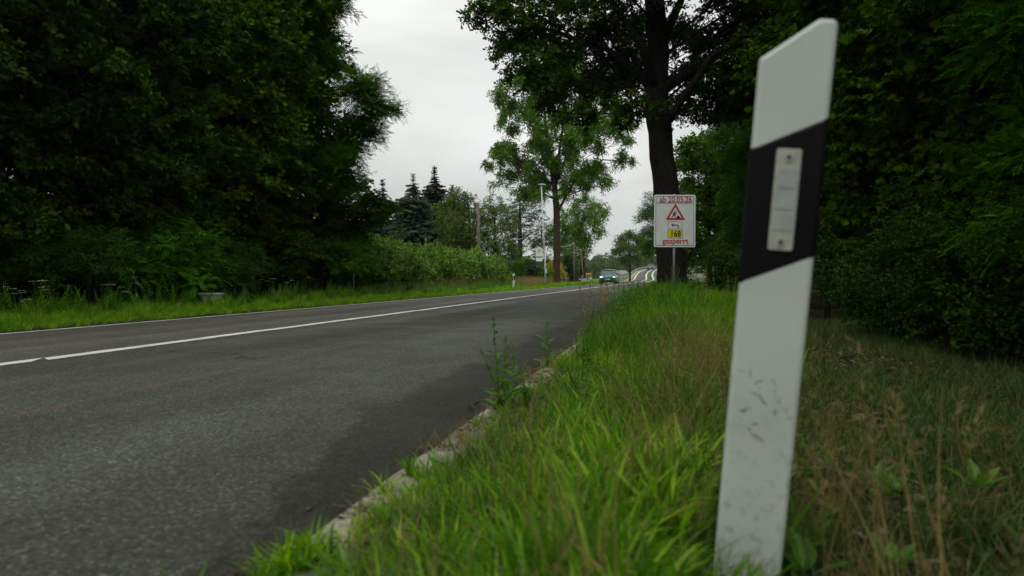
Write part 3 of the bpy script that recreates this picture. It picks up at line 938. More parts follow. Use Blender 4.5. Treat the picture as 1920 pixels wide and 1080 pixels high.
limbs = [([trunk[3], tp(1060, 300, Y), tp(1085, 250, Y), tp(1115, 225, Y), tp(1160, 215, Y)], 0.15, 0.04),
         ([trunk[2], tp(1070, 350, Y), tp(1100, 320, Y), tp(1130, 300, Y), tp(1180, 305, Y)], 0.13, 0.03),
         ([trunk[4], tp(1005, 245, Y), tp(975, 210, Y), tp(940, 180, Y)], 0.12, 0.03),
         ([trunk[3], tp(1055, 240, Y), tp(1060, 170, Y), tp(1070, 110, Y)], 0.14, 0.04),
         ([trunk[3], tp(1000, 320, Y), tp(960, 290, Y), tp(925, 300, Y)], 0.11, 0.03)]
random.seed(8)
tree('oak_tree', 'airy light green oak with a brown trunk beside the bus stop', 'tree', trunk, rad, lob, 'light', dens=34, scale=0.95, bark='brown_bark', gap=0.45, min_z=7.0,
     branch_r=0.07, subs=4, fill=0.05, sides=12, extra_limbs=limbs)

# --- round trees behind that oak
def simple_tree(px, base_py, Y, tw, lobes, key, label, name='broadleaf_tree', top=None, **kw):
    c = at(px, base_py, Y); zt = max(l[2] for l in lobes)
    tr = [(c.x, Y, -0.12), (c.x+0.05*tw, Y, zt*0.35), (c.x, Y, zt*0.6), (c.x, Y, zt*0.85)]
    return tree(name, label, 'tree', tr, [tw/2, tw*0.42, tw*0.3, tw*0.1], lobes, key, **kw)
random.seed(4)
simple_tree(1092, 530, 100, 0.7, px_lobes([(1070, 420, 34), (1095, 390, 30), (1118, 398, 24), (1105, 430, 32), (1075, 470, 36), (1052, 440, 30), (1090, 455, 24)], 100, 2), 'light',
            'round pale green tree behind the brown trunked oak', dens=34, scale=1.1, gap=0.2, subs=2, group='trees behind the bus stop')
simple_tree(975, 525, 92, 0.7, px_lobes([(955, 400, 40), (990, 385, 40), (1010, 430, 42), (940, 450, 42), (985, 470, 44), (1025, 470, 34), (970, 345, 26), (1010, 345, 24)], 92, 2), 'shrub',
            'dense dark tree filling the gap behind the street lamp', dens=42, scale=1.6, gap=0.12, subs=2, group='trees behind the bus stop')
simple_tree(880, 525, 58, 0.4, px_lobes([(860, 375, 26), (845, 400, 30), (880, 385, 24), (866, 430, 34), (835, 440, 34), (895, 400, 18), (890, 450, 30), (905, 430, 22), (845, 470, 30)], 58, 1.5), 'olive',
            'dull green orchard tree left of the wooden utility pole', dens=40, scale=0.9, gap=0.2, subs=4, branch_r=0.05, group='orchard trees behind the hedge')
simple_tree(928, 525, 58, 0.4, px_lobes([(925, 385, 22), (915, 410, 18), (940, 400, 22), (955, 425, 24), (925, 445, 26), (945, 470, 28), (912, 475, 24), (960, 470, 20)], 58, 1.5), 'olive',
            'thin crowned orchard tree right of the wooden utility pole', dens=24, scale=0.85, gap=0.4, subs=5, branch_r=0.06, group='orchard trees behind the hedge')

# --- conifers behind the hedge
def conifer(px, top_py, Y, half_px, key, label, lean=0.0, thin=0.0, group='spruces behind the hedge', dense=1.5, power=0.72):
    top = at(px, top_py, Y); H = top.z; base = Vector((top.x, Y, -0.12))
    root = empty('spruce_tree', base, label=label, cat='tree', group=group)
    MB().tube([(0, 0, -0.1), (0, 0, H*0.5), (0, 0, H+0.1)], [0.22, 0.13, 0.02], 7).build('trunk', M['dark_bark'], root, smooth=True)
    W = half_px*Y/FPX
    pts, rot, scl = [], [], []
    z = 0.6
    while z < H:
        t = (z/H); rad_ = W*(1-t)**power*(1 + 0.15*math.sin(z*3.1))
        if t > 1-thin: rad_ *= 0.45
        m = max(4, int((5 + rad_*4.5)*dense))
        for k in range(m):
            a = 6.283*(k+random.random())/m; L = max(0.25, rad_*random.uniform(0.75, 1.15))
            r0 = L*0.25 if L > 0.8 else 0
            pts.append((math.cos(a)*r0, math.sin(a)*r0, z + random.uniform(-.1, .1))); rot.append((random.uniform(-.3, .3), random.uniform(-0.05, 0.25) - (0.5 if t > 0.93 else 0), a)); scl.append(L)
            if L > 1.0:
                pts.append((math.cos(a+.2)*L*0.5, math.sin(a+.2)*L*0.5, z + random.uniform(-.25, .05))); rot.append((random.uniform(-.3, .3), random.uniform(0, 0.5), a+random.uniform(-.5, .5))); scl.append(L*0.6)
        z += 0.20 + 0.14*(1-t)
    scatter('crown', key, pts, rot, scl, root)
    return root
random.seed(9)
conifer(775, 325, 60, 74, 'blue', 'broad blue green spruce with a thin bare tip', thin=0.09, dense=1.1)
conifer(815, 310, 67, 56, 'dark', 'tallest dark spruce with a full pointed top')
conifer(718, 335, 60, 50, 'blue', 'narrow blue green spruce nearest the left wood')
conifer(745, 400, 57, 44, 'blue', 'short spruce between the two blue green spruces')
conifer(848, 345, 72, 50, 'dark', 'dark spruce half hidden by the orchard tree')
conifer(690, 420, 52, 46, 'blue', 'low spruce at the end of the left wood')
conifer(1064, 478, 82, 20, 'dark', 'narrow dark conifer right of the brown trunked oak', group=None, dense=1.4, power=0.4)

# --- bushes
def bush(name, label, lobes, key, dens=34, scale=0.8, group=None, cat='bush', gap=0.1):
    base = Vector((sum(l[0] for l in lobes)/len(lobes), sum(l[1] for l in lobes)/len(lobes), -0.1))
    root = empty(name, base, label=label, cat=cat, group=group)
    mb = MB(); P = []; RR = []; S = []
    for i, (x, y, z, rx, ry, rz) in enumerate(lobes):
        c = Vector((x, y, z)) - base
        for k in range(3):
            q = Vector((c.x + random.uniform(-.3, .3)*rx, c.y + random.uniform(-.3, .3)*ry, -0.05))
            mb.tube([q, q.lerp(c, 0.6)+rv()*0.05, c + Vector((random.uniform(-.5, .5)*rx, random.uniform(-.5, .5)*ry, 0.4*rz))], [0.025, 0.018, 0.006], 4, cap=False)
        n = int(dens*((rx*ry*rz)**(2/3))/(scale**2))
        p, d = lobe_points((c.x, c.y, c.z), (rx, ry, rz), n, 0.4, gap, i*1.3)
        ok = p[:, 2] > -0.05; p, d = p[ok], d[ok]
        P.append(p); RR.append(clump_rot(d)); S.append(scale*rng.uniform(0.7, 1.25, len(p)))
    mb.build('stems', M['dark_bark'], root)['kind'] = 'stuff'
    scatter('foliage', key, np.concatenate(P), np.concatenate(RR), np.concatenate(S), root)
    return root
random.seed(12)
# laurel hedge along the garden
hl = []
s = 28.0
while s < 50:
    p = SU(s, -10.6 + random.uniform(-.3, .3)); h = 1.0 + 0.12*math.sin(s*0.9)
    hl.append((p.x, p.y, h*0.95, 0.95, 0.95, h*1.12 + random.uniform(-.1, .12))); s += 0.85
bush('laurel_hedge', 'long leafy laurel hedge along the left verge in front of the spruces', hl, 'laurel', dens=62, scale=0.78, cat='hedge', gap=0.05)
hl = []
s = 50.5
while s < 63:
    p = SU(s, -10.9 + random.uniform(-.3, .3)); hl.append((p.x, p.y, 0.7, 0.85, 0.85, 0.85 + random.uniform(-.12, .12))); s += 0.8
bush('low_hedge', 'low dark green hedge between the utility pole and the bus stop', hl, 'shrub', dens=60, scale=0.9, cat='hedge', gap=0.05)
bush('yellow_shrub', 'bright yellow shrub behind the foot of the brown trunk', px_lobes([(1032, 502, 12), (1050, 505, 11), (1056, 515, 8), (1030, 518, 12), (1040, 492, 8)], 72, .5), 'yellow', dens=60, scale=0.8)
bush('blue_shrub', 'grey blue shrub left of the bus stop plate', px_lobes([(997, 495, 9), (1005, 498, 8), (990, 500, 8)], 62, .3), 'blue', dens=30, scale=0.45)
bush('light_shrub', 'fresh green shrub between the grey blue shrub and the hedge', px_lobes([(978, 495, 10), (988, 490, 8), (972, 503, 9)], 64, .3), 'light', dens=50, scale=0.7)
bush('green_bush', 'dense green bush right of the brown trunk behind the picket fence', px_lobes([(1072, 500, 14), (1080, 512, 12), (1062, 512, 12)], 92, .5), 'shrub', dens=50, scale=1.0)
bush('garden_bush', 'bright bush beside the lamp pole and the bus stop', px_lobes([(1000, 515, 12), (1012, 510, 12), (1026, 512, 12), (985, 517, 12)], 63, .5), 'light', dens=60, scale=0.7)

# --- the wood on the left
def wood_tree(s, u, H, W, key, label, low=1.2, dens=30, scale=0.85, gap=0.2, r=0.16, nl=14, group='trees of the left wood', fill=0.45, bark='dark_bark', z0=0.0):
    c = SU(s, u)
    lobes = []
    for k in range(nl):
        t = (k+0.5)/nl
        z = low + (H-low)*t
        ww = W*(0.62 + 0.5*math.sin(math.pi*min(1, t*1.05)))*(1-0.55*max(0, t-0.7)/0.3)
        a = k*2.4 + random.uniform(-.4, .4)
        rr = W*random.uniform(0.38, 0.55)
        lobes.append((c.x + math.cos(a)*ww*0.55, c.y + math.sin(a)*ww*0.55, z, rr, rr, rr*0.75))
    tr = [(c.x, c.y, z0-0.1), (c.x+random.uniform(-.2, .2), c.y, H*0.3), (c.x+random.uniform(-.3, .3), c.y, H*0.6), (c.x, c.y, H*0.9)]
    return tree('maple_tree' if key == 'maple' else ('robinia_tree' if key == 'robinia' else 'broadleaf_tree'), label, 'tree', tr, [r, r*0.85, r*0.55, r*0.15], lobes, key,
                dens=dens, scale=scale, gap=gap, subs=3, branch_r=0.04, group=group, fill=fill, sides=8)
random.seed(31)
LW = [(7.5, -12.0, 11, 3.0, 'oak', 'broadleaf tree with shade-dark leaves at the far left edge of the picture'),  # darker oak leaves on the first three put deep shade into the colour
      (10.8, -12.4, 12, 3.0, 'oak', 'broadleaf tree with shade-dark leaves left of the feathery robinia shoot'),
      (14.2, -12.2, 13, 3.0, 'oak', 'broadleaf tree with shade-dark leaves above the feathery robinia shoot'),
      (17.4, -12.4, 12, 3.0, 'maple', 'maple behind the concrete box on the left verge'),
      (20.8, -12.4, 13, 3.1, 'maple', 'broad maple on the sunny side of the left wood'),
      (24.2, -12.6, 11.5, 2.9, 'maple', 'maple near the right hand end of the left wood')]
for s, u, H, W, key, lab in LW:
    wood_tree(s, u, H, W, key, lab, low=1.4, dens=40, scale=0.9, gap=0.2, nl=20)
# second and third rows, darker inside
k = 0
SECOND = ['tree deep in the left wood behind the leftmost maple', 'tree deep in the left wood behind the white umbel flowers', 'tree deep in the left wood behind the robinia',
          'tree deep in the left wood behind the concrete box', 'tree deep in the left wood behind the broad maple', 'tree deep in the left wood left of the spruces',
          'furthest back tree of the left wood at the left edge', 'furthest back tree of the left wood near its middle']
for s, u, H, W in ((9, -17.5, 12, 3.4), (13, -17.8, 12, 3.4), (17, -17.5, 12, 3.4), (21, -18, 12, 3.4), (25.5, -18, 12, 3.4), (30, -17.5, 8.5, 3.0), (15, -23.5, 12, 4), (24, -24, 12, 4)):
    wood_tree(s, u, H, W, 'oak', SECOND[k], low=1.0, dens=24, scale=1.25, gap=0.05, nl=12); k += 1
# robinia branches reaching out at the end of the wood
random.seed(6)
Yr = 25.0
tree('robinia_tree', 'feathery robinia leaning out against the sky at the end of the left wood', 'tree',
     [(at(600, 0, Yr).x, Yr+1, -0.1), tp(600, 400, Yr+1), tp(590, 250, Yr+1), tp(600, 100, Yr+1), tp(590, -60, Yr+1)], [0.17, 0.14, 0.12, 0.09, 0.05],
     px_lobes([(660, 180, 42), (690, 170, 32), (700, 205, 40), (725, 210, 22), (740, 205, 14), (675, 240, 44), (650, 280, 44), (700, 250, 20), (640, 320, 40), (600, 300, 50),
               (590, 40, 50), (625, 20, 36), (645, 12, 18), (600, 100, 50), (625, 130, 24), (560, 150, 60), (560, 30, 60), (580, 220, 60), (655, 345, 24), (680, 160, 24), (700, 148, 14), (570, -50, 80), (600, -90, 70), (480, 20, 60), (500, -20, 60)], Yr, 1.2), 'robinia',
     dens=60, scale=0.72, gap=0.25, subs=5, branch_r=0.03, fill=0.0, group='trees of the left wood')
tree('maple_tree', 'young maple with bright leaves sticking out before the spruces', 'tree',
     [(at(668, 0, 27).x, 27, -0.1), tp(668, 470, 27), tp(675, 420, 27), tp(690, 380, 27)], [0.07, 0.06, 0.05, 0.02],
     px_lobes([(690, 370, 26), (715, 385, 20), (735, 388, 12), (700, 410, 26), (725, 400, 14), (670, 400, 36), (650, 440, 44), (680, 350, 16), (665, 470, 36), (625, 400, 50), (630, 350, 40), (640, 490, 36)], 27, 0.8), 'maple',
     dens=56, scale=0.6, gap=0.2, subs=4, branch_r=0.02, fill=0.0, group='trees of the left wood')
# shrubs at the wood's foot
random.seed(13)
labs = ['robinia shoot with feathery leaves drooping over the left verge', 'dark shrub behind the leftmost white flowers', 'shrub behind the concrete box in the grass', 'low shrub at the foot of the left wood near the tall green spike',
        'shrub at the foot of the left wood before the thin fence post', 'shrub where the left wood meets the laurel hedge']
for i, (s, u, key) in enumerate(((14.0, -10.6, 'robinia'), (11.2, -10.8, 'shrub'), (17.5, -10.8, 'shrub'), (20.5, -10.8, 'maple'), (23.5, -10.8, 'robinia'), (27, -10.7, 'maple'))):
    c = SU(s, u); L = []
    for k in range(7):
        L.append((c.x+random.uniform(-1.3, 1.3), c.y+random.uniform(-1.5, 1.5), random.uniform(0.35, 1.6 if i != 0 else 1.35), random.uniform(.6, .9), random.uniform(.6, .9), random.uniform(.4, .6)))
    bush('verge_shrub', labs[i], L, key, dens=36, scale=0.62, group='shrubs under the left wood', gap=0.15)

# --- the wood on the right
random.seed(44)
RW = [(4.0, 5.6, 9, 2.6, 'maple', 'dark maple at the right edge of the picture', 1.6), (7.5, 5.2, 10, 2.6, 'maple', 'maple behind the white roadside post', 1.2),
      (11.5, 5.0, 10, 2.6, 'maple', 'maple just right of the roadside post', 1.0), (16, 4.8, 9.5, 2.5, 'maple', 'maple between the post and the big oak', 1.0),
      (26, 5.0, 9.5, 2.8, 'robinia', 'bright robinia just right of the leaning oak trunk', 1.2), (33, 5.2, 9.5, 3.0, 'robinia', 'second bright robinia behind the leaning oak trunk', 1.2),
      (21, 7.6, 10, 3.0, 'maple', 'maple deep behind the construction notice', 1.0)]
for s, u, H, W, key, lab, low in RW:
    wood_tree(s, u, H, W, key, lab, low=low, dens=42, scale=0.75, gap=0.15, nl=20, group='trees of the right wood')
k = 0
RS2 = ['dark tree deep in the right wood at the picture edge', 'dark tree deep in the right wood behind the first maple', 'dark tree deep in the right wood behind the roadside post', 'dark tree deep in the right wood behind the maple by the post',
       'dark tree deep in the right wood behind the big oak', 'dark tree deep in the right wood behind the bright robinias', 'furthest dark tree of the right wood by the picture edge', 'furthest dark tree of the right wood near its middle']
for s, u, H, W in ((3, 10.5, 11, 3.2), (8, 10.5, 11, 3.2), (13, 10.2, 11, 3.2), (18.5, 10.5, 11, 3.2), (25, 11, 11, 3.4), (32, 11.5, 11, 3.6), (6, 16, 12, 4), (15, 16.5, 12, 4)):
    wood_tree(s, u, H, W, 'oak', RS2[k], low=0.8, dens=24, scale=1.2, gap=0.05, nl=12, group='trees of the right wood'); k += 1
RB = [(1.5, 4.2, 9.5, 3.2, 'maple canopy spreading over the roadside post from the right', 3.6), (-3.0, 4.6, 9.5, 3.2, 'maple of the right wood behind the viewer', 2.6), (5.5, 3.6, 9.0, 2.2, 'tall maple whose boughs cross the top right corner', 3.4),
      (-7.5, 5.0, 10, 3.2, 'last maple of the right wood behind the viewer', 2.0)]
for s, u, H, W, lab, low in RB:
    wood_tree(s, u, H, W, 'maple', lab, low=low, dens=34, scale=0.9, gap=0.15, nl=14, group='trees of the right wood')
for s, u, lab in ((3.0, -12.0, 'maple of the left wood just outside the left edge'), (-2.0, -12.2, 'maple of the left wood level with the viewer'), (-7.0, -12.2, 'maple of the left wood behind the viewer')):
    wood_tree(s, u, 12, 3.2, 'maple', lab, low=1.4, dens=24, scale=1.2, gap=0.1, nl=12)
def thicket(label, u0, u1, s0, s1, h, n, sc=1.3):
    P = []
    ss = rng.uniform(s0, s1, n); uu = rng.uniform(u0, u1, n); z = rng.random(n)*h
    o = scatter('thicket', 'shrub', su_arr(ss, uu, z), clump_rot(rng.normal(size=(n, 3))*0.5), rng.uniform(0.8, 1.2, n)*sc)
    tag(o, label, 'thicket', kind='stuff')
thicket('added thicket darkening the ground inside the left wood', -21, -13.0, 2, 34, 2.6, 5200, 1.5)  # added to close bright gaps and darken the floor under the trees
thicket('dark thicket filling the ground inside the right wood', 8, 15, 0, 60, 2.4, 5200, 1.5)
random.seed(61)
Yq = 31.0
tree('broadleaf_tree', 'bright green broadleaf tree filling the view just right of the notice and leaning trunk', 'tree', [(at(1330, 0, Yq).x, Yq, -0.1), tp(1330, 470, Yq), tp(1326, 400, Yq), tp(1322, 320, Yq)], [0.14, 0.12, 0.09, 0.04],
     px_lobes([(1285, 285, 20), (1305, 268, 20), (1335, 262, 26), (1270, 310, 14), (1300, 310, 28), (1340, 310, 34), (1380, 290, 34), (1290, 350, 26), (1330, 360, 36), (1375, 350, 40), (1300, 395, 30), (1340, 410, 36), (1385, 410, 40),
               (1290, 440, 28), (1320, 460, 34), (1360, 465, 36), (1400, 460, 40), (1290, 480, 24), (1400, 330, 40), (1420, 260, 40), (1400, 220, 24), (1360, 235, 16)], Yq, 1.2), 'light',
     dens=60, scale=0.75, gap=0.12, subs=3, branch_r=0.03, fill=0.1, group='trees of the right wood')
# robinia twigs hanging in from the right, close to the camera
def hang(label, lst, Yh, key='robinia', sc=0.42):
    c = at(lst[0][0]+220, 522, Yh)
    tree('robinia_tree', label, 'tree', [(c.x, Yh, -0.1), (c.x, Yh, 1.2), (c.x-0.1, Yh, 2.4), (c.x, Yh, 4.0)], [0.05, 0.045, 0.035, 0.015], px_lobes(lst, Yh, 0.25), key,
         dens=60, scale=sc, gap=0.2, subs=4, branch_r=0.012, fill=0.0, group='trees of the right wood')
random.seed(17)
hang('slender robinia whose feathery twigs hang in at the right edge', [(1880, 80, 55), (1935, 60, 70), (1850, 72, 22), (1905, 290, 34), (1930, 330, 60), (1915, 420, 44), (1880, 440, 20), (1960, 430, 60), (1960, 200, 60)], 4.6)
random.seed(19)
labs = ['dense low bush at the foot of the leaning oak trunk', 'leafy bush right below the construction notice', 'dark bush behind the middle of the white roadside post', 'dark bush right of the white roadside post', 'low dark bush in the shade under the right wood',
        'fine leaved shrub at the right edge of the picture', 'dark bush far back below the first maple', 'low shaded bush lowest in the picture at the right edge', 'low shaded bush next to the one at the right edge', 'low shaded bush halfway between post and right edge']
for i, (s, u, h, sp) in enumerate(((19.0, 2.6, 1.2, 1.0), (14.0, 2.7, 1.0, 1.3), (10.2, 3.2, 1.1, 1.2), (7.6, 3.9, 1.2, 1.1), (6.4, 5.2, 1.3, 1.3), (4.9, 4.5, 1.0, 0.8), (10.5, 7.5, 1.6, 2.4), (4.2, 3.7, 0.8, 0.55), (5.3, 3.6, 0.8, 0.6), (6.8, 3.1, 0.8, 0.6))):
    c = SU(s, u); L = []
    for k in range(8):
        rr = random.uniform(.45, .7)
        L.append((c.x+random.uniform(-sp, sp)*0.8, c.y+random.uniform(-sp, sp)*1.4, random.uniform(0.25, h), rr, rr, rr*0.8))
    bush('undergrowth_bush', labs[i], L, 'shrub', dens=48, scale=0.62, group='bushes under the right wood', gap=0.1)

# --- further roadside trees on the right and the tree by the bridge
random.seed(25)
simple_tree(1250, 525, 72, 0.5, px_lobes([(1212, 395, 14), (1205, 410, 12), (1214, 440, 18), (1216, 470, 20), (1225, 400, 20), (1235, 440, 30), (1250, 380, 36), (1218, 372, 10)], 72, 1.5), 'robinia',
            'green tree showing left of the oak trunk and the notice', dens=46, scale=1.0, gap=0.15, subs=3, fill=0.1)
c = at(1181, 526, 118)
tree('oak_tree', 'round olive green tree standing beside the road before the bridge', 'tree', [(c.x, 118, -0.1), tp(1181, 500, 118), tp(1180, 480, 118), tp(1178, 450, 118)], [0.17, 0.15, 0.13, 0.06],
     px_lobes([(1165, 450, 14), (1180, 442, 14), (1195, 448, 14), (1160, 468, 14), (1176, 465, 16), (1195, 468, 14), (1205, 460, 10), (1182, 485, 13), (1168, 485, 12), (1196, 488, 10), (1152, 474, 8), (1176, 495, 8)], 118, 1.0), 'olive',
     dens=60, scale=1.1, gap=0.1, bark='dark_bark', subs=2, fill=0.0)
simple_tree(1243, 520, 140, 0.4, px_lobes([(1208, 455, 14), (1215, 475, 14), (1205, 490, 8), (1225, 460, 20)], 140, 1.0), 'olive', 'olive green roadside tree overlapping the left edge of the oak trunk', dens=50, scale=1.3, gap=0.1, subs=2, fill=0.0)

# --- far wood on the skyline, one mass
random.seed(2)
P, RR, S = [], [], []
for i in range(190):
    x = -230 + 520*i/190 + random.uniform(-4, 4); y = 430 + random.uniform(-25, 60) + 0.1*abs(x)
    h = random.uniform(10, 14.5) + 0.8*math.sin(i*0.4); r = random.uniform(5, 7.5)
    p, d = lobe_points((x, y, h*0.55), (r, r, h*0.5), 120, 0.6, 0, i)
    ok = p[:, 2] > -0.1
    P.append(p[ok]); RR.append(clump_rot(d[ok])); S.append(rng.uniform(2.6, 4.2, ok.sum()))
fw = scatter('far_wood', 'far', np.concatenate(P), np.concatenate(RR), np.concatenate(S))
tag(fw, 'hazy green wood on the skyline beyond the bridge', 'wood', kind='stuff')
# nearer copse trees before it
for i, (px, py, r, Y_) in enumerate(((1112, 500, 9, 230), (1100, 505, 8, 200), (1152, 502, 10, 260), (1133, 512, 8, 190))):
    simple_tree(px, 524, Y_, 0.4, px_lobes([(px, py, r), (px-r*.7, py+6, r*.8), (px+r*.7, py+6, r*.8), (px, py+12, r)], Y_, 1), 'far',
                ['small pale tree above the yellow town sign', 'bushy tree left of the yellow town sign', 'rounded tree behind the grey barn', 'low tree behind the teal car'][i], dens=34, scale=2.0, gap=0.1, subs=1, fill=0.3)

# ------------------------------------------------------------------ grass
def vza(u, s): return np.array([vz(a, b) for a, b in zip(u, s)])
def grass(name, key, n, srange, urange, sc, label, cat='grass', dens=None, zsc=None, cut=None, tilt=0.12, power=1.0):
    s = srange[0] + (srange[1]-srange[0])*rng.random(n)**power
    u = urange[0] + (urange[1]-urange[0])*rng.random(n)
    if dens is not None:
        k = rng.random(n) < dens(s, u); s, u = s[k], u[k]
    pos = su_arr(s, u, vza(u, s))
    # nothing grows in the camera or through the post
    k = (np.hypot(pos[:, 0], pos[:, 1]) > 0.55)
    k &= ~((pos[:, 0] > 0.27) & (pos[:, 0] < 0.56) & (pos[:, 1] < 1.40) & (rng.random(len(s)) < 0.9))
    pos, s, u = pos[k], s[k], u[k]; m = len(s)
    rot = np.stack([rng.normal(0, tilt, m), rng.normal(0, tilt, m), rng.random(m)*6.283], 1)
    scl = rng.uniform(sc[0], sc[1], m)
    if zsc is not None: scl = scl*zsc(s, u)
    o = scatter(name, key, pos, rot, scl)
    return tag(o, label, cat, kind='stuff')
patch = lambda s, u, a, b: 0.5 + 0.5*np.sin(s*a + u*2.1)*np.cos(u*b - s*0.7)
# right verge: lush green by the kerb, tufts, dry straw by the post
edge = lambda s, u: np.clip((u - 0.12)/0.10 + 0.5*np.sin(s*4.3) + 0.35*np.sin(s*11), 0.04, 1)
grass('lush_grass', 'lush', 5200, (0.4, 7.0), (0.10, 1.15), (0.75, 1.25), zsc=lambda s, u: np.clip(0.30+(u-0.1)*1.05, 0.3, 0.85), label= 'bright green broad bladed grass crowding over the kerb in front', dens=lambda s, u: np.clip(1.1 - np.maximum(0, u-0.5)*2.5, 0, 1)*edge(s, u))
grass('long_grass', 'long', 1200, (1.6, 8.0), (0.28, 1.05), (0.5, 1.0), label= 'long arching green grass tufts between kerb and roadside post',
      dens=lambda s, u: 0.08 + 0.92*(patch(s, u, 2.3, 3.1) > 0.62), zsc=lambda s, u: np.clip(0.50 + 0.06*s, 0.5, 1.0)*np.clip(0.3+u, 0.4, 1))
grass('verge_grass', 'verge', 9500, (4.2, 26), (0.10, 2.3), (0.6, 1.35), 'tall green grass on the right verge leading to the oak', dens=lambda s, u: np.clip(1.1 - 2.0*np.maximum(0, u-0.5-0.1*s), 0.0, 1)*edge(s, u),
      zsc=lambda s, u: np.clip(0.38 + 0.05*s, 0.4, 1.2)*np.clip(0.45+u*0.9, 0.5, 1.05), power=1.15)
grass('far_verge_grass', 'verge', 5000, (24, 95), (0.1, 3.6), (1.0, 1.7), 'grass of the right verge beyond the oak', power=1.2)
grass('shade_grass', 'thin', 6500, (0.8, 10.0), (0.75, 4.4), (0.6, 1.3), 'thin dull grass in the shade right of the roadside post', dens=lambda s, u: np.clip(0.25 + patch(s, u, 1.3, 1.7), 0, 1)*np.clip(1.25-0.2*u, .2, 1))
grass('straw_grass', 'dry', 125, (0.8, 5.0), (0.62, 1.6), (0.6, 1.1), 'dry straw coloured grass stalks around the roadside post', dens=lambda s, u: np.exp(-((u-1.0)/0.2)**2))
grass('dead_grass', 'drylow', 1250, (0.8, 7.5), (0.55, 3.4), (0.4, 0.8), 'flattened dead grass beside the roadside post', dens=lambda s, u: (0.12+0.88*(patch(s, u, 2.9, 2.2) > 0.5))*np.clip(1.9-1.05*u, 0.10, 1))
grass('tall_tufts', 'long', 520, (2.3, 7.5), (0.25, 0.85), (0.75, 1.15), 'tall arching grass tufts standing above the near verge', dens=lambda s, u: (patch(s, u, 1.9, 1.3) > 0.58)*1.0)
nt_ = np.array([(1.10, -0.07), (1.22, -0.02), (1.02, 0.03), (1.42, 0.05), (1.3, 0.10)])
tag(scatter('foreground_tufts', 'lush', su_arr(nt_[:, 0], nt_[:, 1], np.zeros(5)), np.array([(0, 0, a) for a in (0.3, 1.9, 3.1, 4.4, 5.2)]), np.array([0.8, 0.5, 0.7, 0.35, 0.35])),
    'blurred broad grass blades at the bottom edge in front of the kerb', 'grass', kind='stuff')
grass('kerb_tufts', 'lush', 150, (0.9, 8.0), (0.0, 0.16), (0.25, 0.6), 'small green tufts spilling over the kerb', dens=lambda s, u: (np.sin(s*4.1+1)+np.sin(s*9.7) > 0.3)*1.0)
grass('fine_grass', 'thin', 1800, (0.8, 7.0), (0.2, 1.0), (0.5, 1.1), 'fine dull grass mixed through the bright verge')
grass('near_straw', 'dry', 46, (1.0, 6.5), (0.35, 0.95), (0.45, 0.8), 'single straw stalks in the green verge')
grass('verge_dry_bits', 'drylow', 900, (0.7, 7.0), (0.16, 0.7), (0.3, 0.8), 'scattered dead blades in the green grass by the kerb')
grass('dead_grass', 'drylow', 260, (0.7, 6.0), (-0.22, 0.1), (0.5, 1.0), 'dead grass tufts lying over the kerb onto the road', dens=lambda s, u: (np.sin(s*3.1)+np.sin(s*7.7+1) > 0.1)*1.0)
grass('leaf_litter', 'litter', 1900, (1.0, 10), (1.0, 5.5), (0.7, 1.4), 'brown leaf litter and twigs on the forest floor at right', cat='leaf litter', tilt=0.03)
grass('kerb_litter', 'litter', 110, (0.8, 6.0), (-0.25, 0.2), (0.3, 0.7), 'bits of leaf and twig gathered along the kerb', cat='leaf litter', tilt=0.03)
grass('ground_herbs', 'herb', 520, (0.7, 9.0), (0.16, 1.3), (0.35, 0.8), 'small broad leaved herbs among the grass by the kerb', cat='herbs')
# left verge
def s_for_(px, u=-7.6):
    k = (px-960)/FPX; return (O0.x + N0.x*u - k*(O0.y + N0.y*u)) / (k*D0.y - D0.x)
ledge = lambda s, u: np.clip((-6.98 - u)/0.3, 0.1, 1)
grass('left_verge_grass', 'verge', 12500, (7, 60), (-10.3, -7.0), (0.55, 1.15), 'green grass strip along the left side of the road', dens=ledge, power=1.25,
      zsc=lambda s, u: np.clip(0.40 + 0.28*(-u-7), 0.4, 1.15)*np.clip(0.9+s*0.006, .9, 1.3)*(0.45+0.95*patch(s, u, 1.1, 2.0)*patch(s, u, 3.7, 5.0)+0.2*patch(s, u, 7.7, 3.0)))
_s = [s_for_(px) + random.uniform(-.5, .1) for px in (963, 1091, 1102) for _ in range(7)]
_u = [-7.6 + random.uniform(-.05, .35) for _ in _s]
tag(scatter('post_grass', 'verge', su_arr(np.array(_s), np.array(_u), np.full(len(_s), -0.1)), np.zeros((len(_s), 3)), rng.uniform(1.2, 1.7, len(_s))), 'taller grass round the feet of the distant roadside posts', 'grass', kind='stuff')
grass('far_left_grass', 'verge', 3600, (58, 105), (-12, -7.0), (0.9, 1.6), 'grass on the left side of the road past the bus stop')
grass('tall_dry_grass', 'dry', 300, (50, 62), (-10.0, -8.3), (1.3, 2.2), 'tall tan seeding grass around the bus stop and brown trunk', dens=lambda s, u: np.ones_like(s))
grass('hedge_dry_grass', 'dry', 90, (24, 44), (-9.9, -9.2), (1.1, 1.9), 'pale grass stalks in front of the laurel hedge')

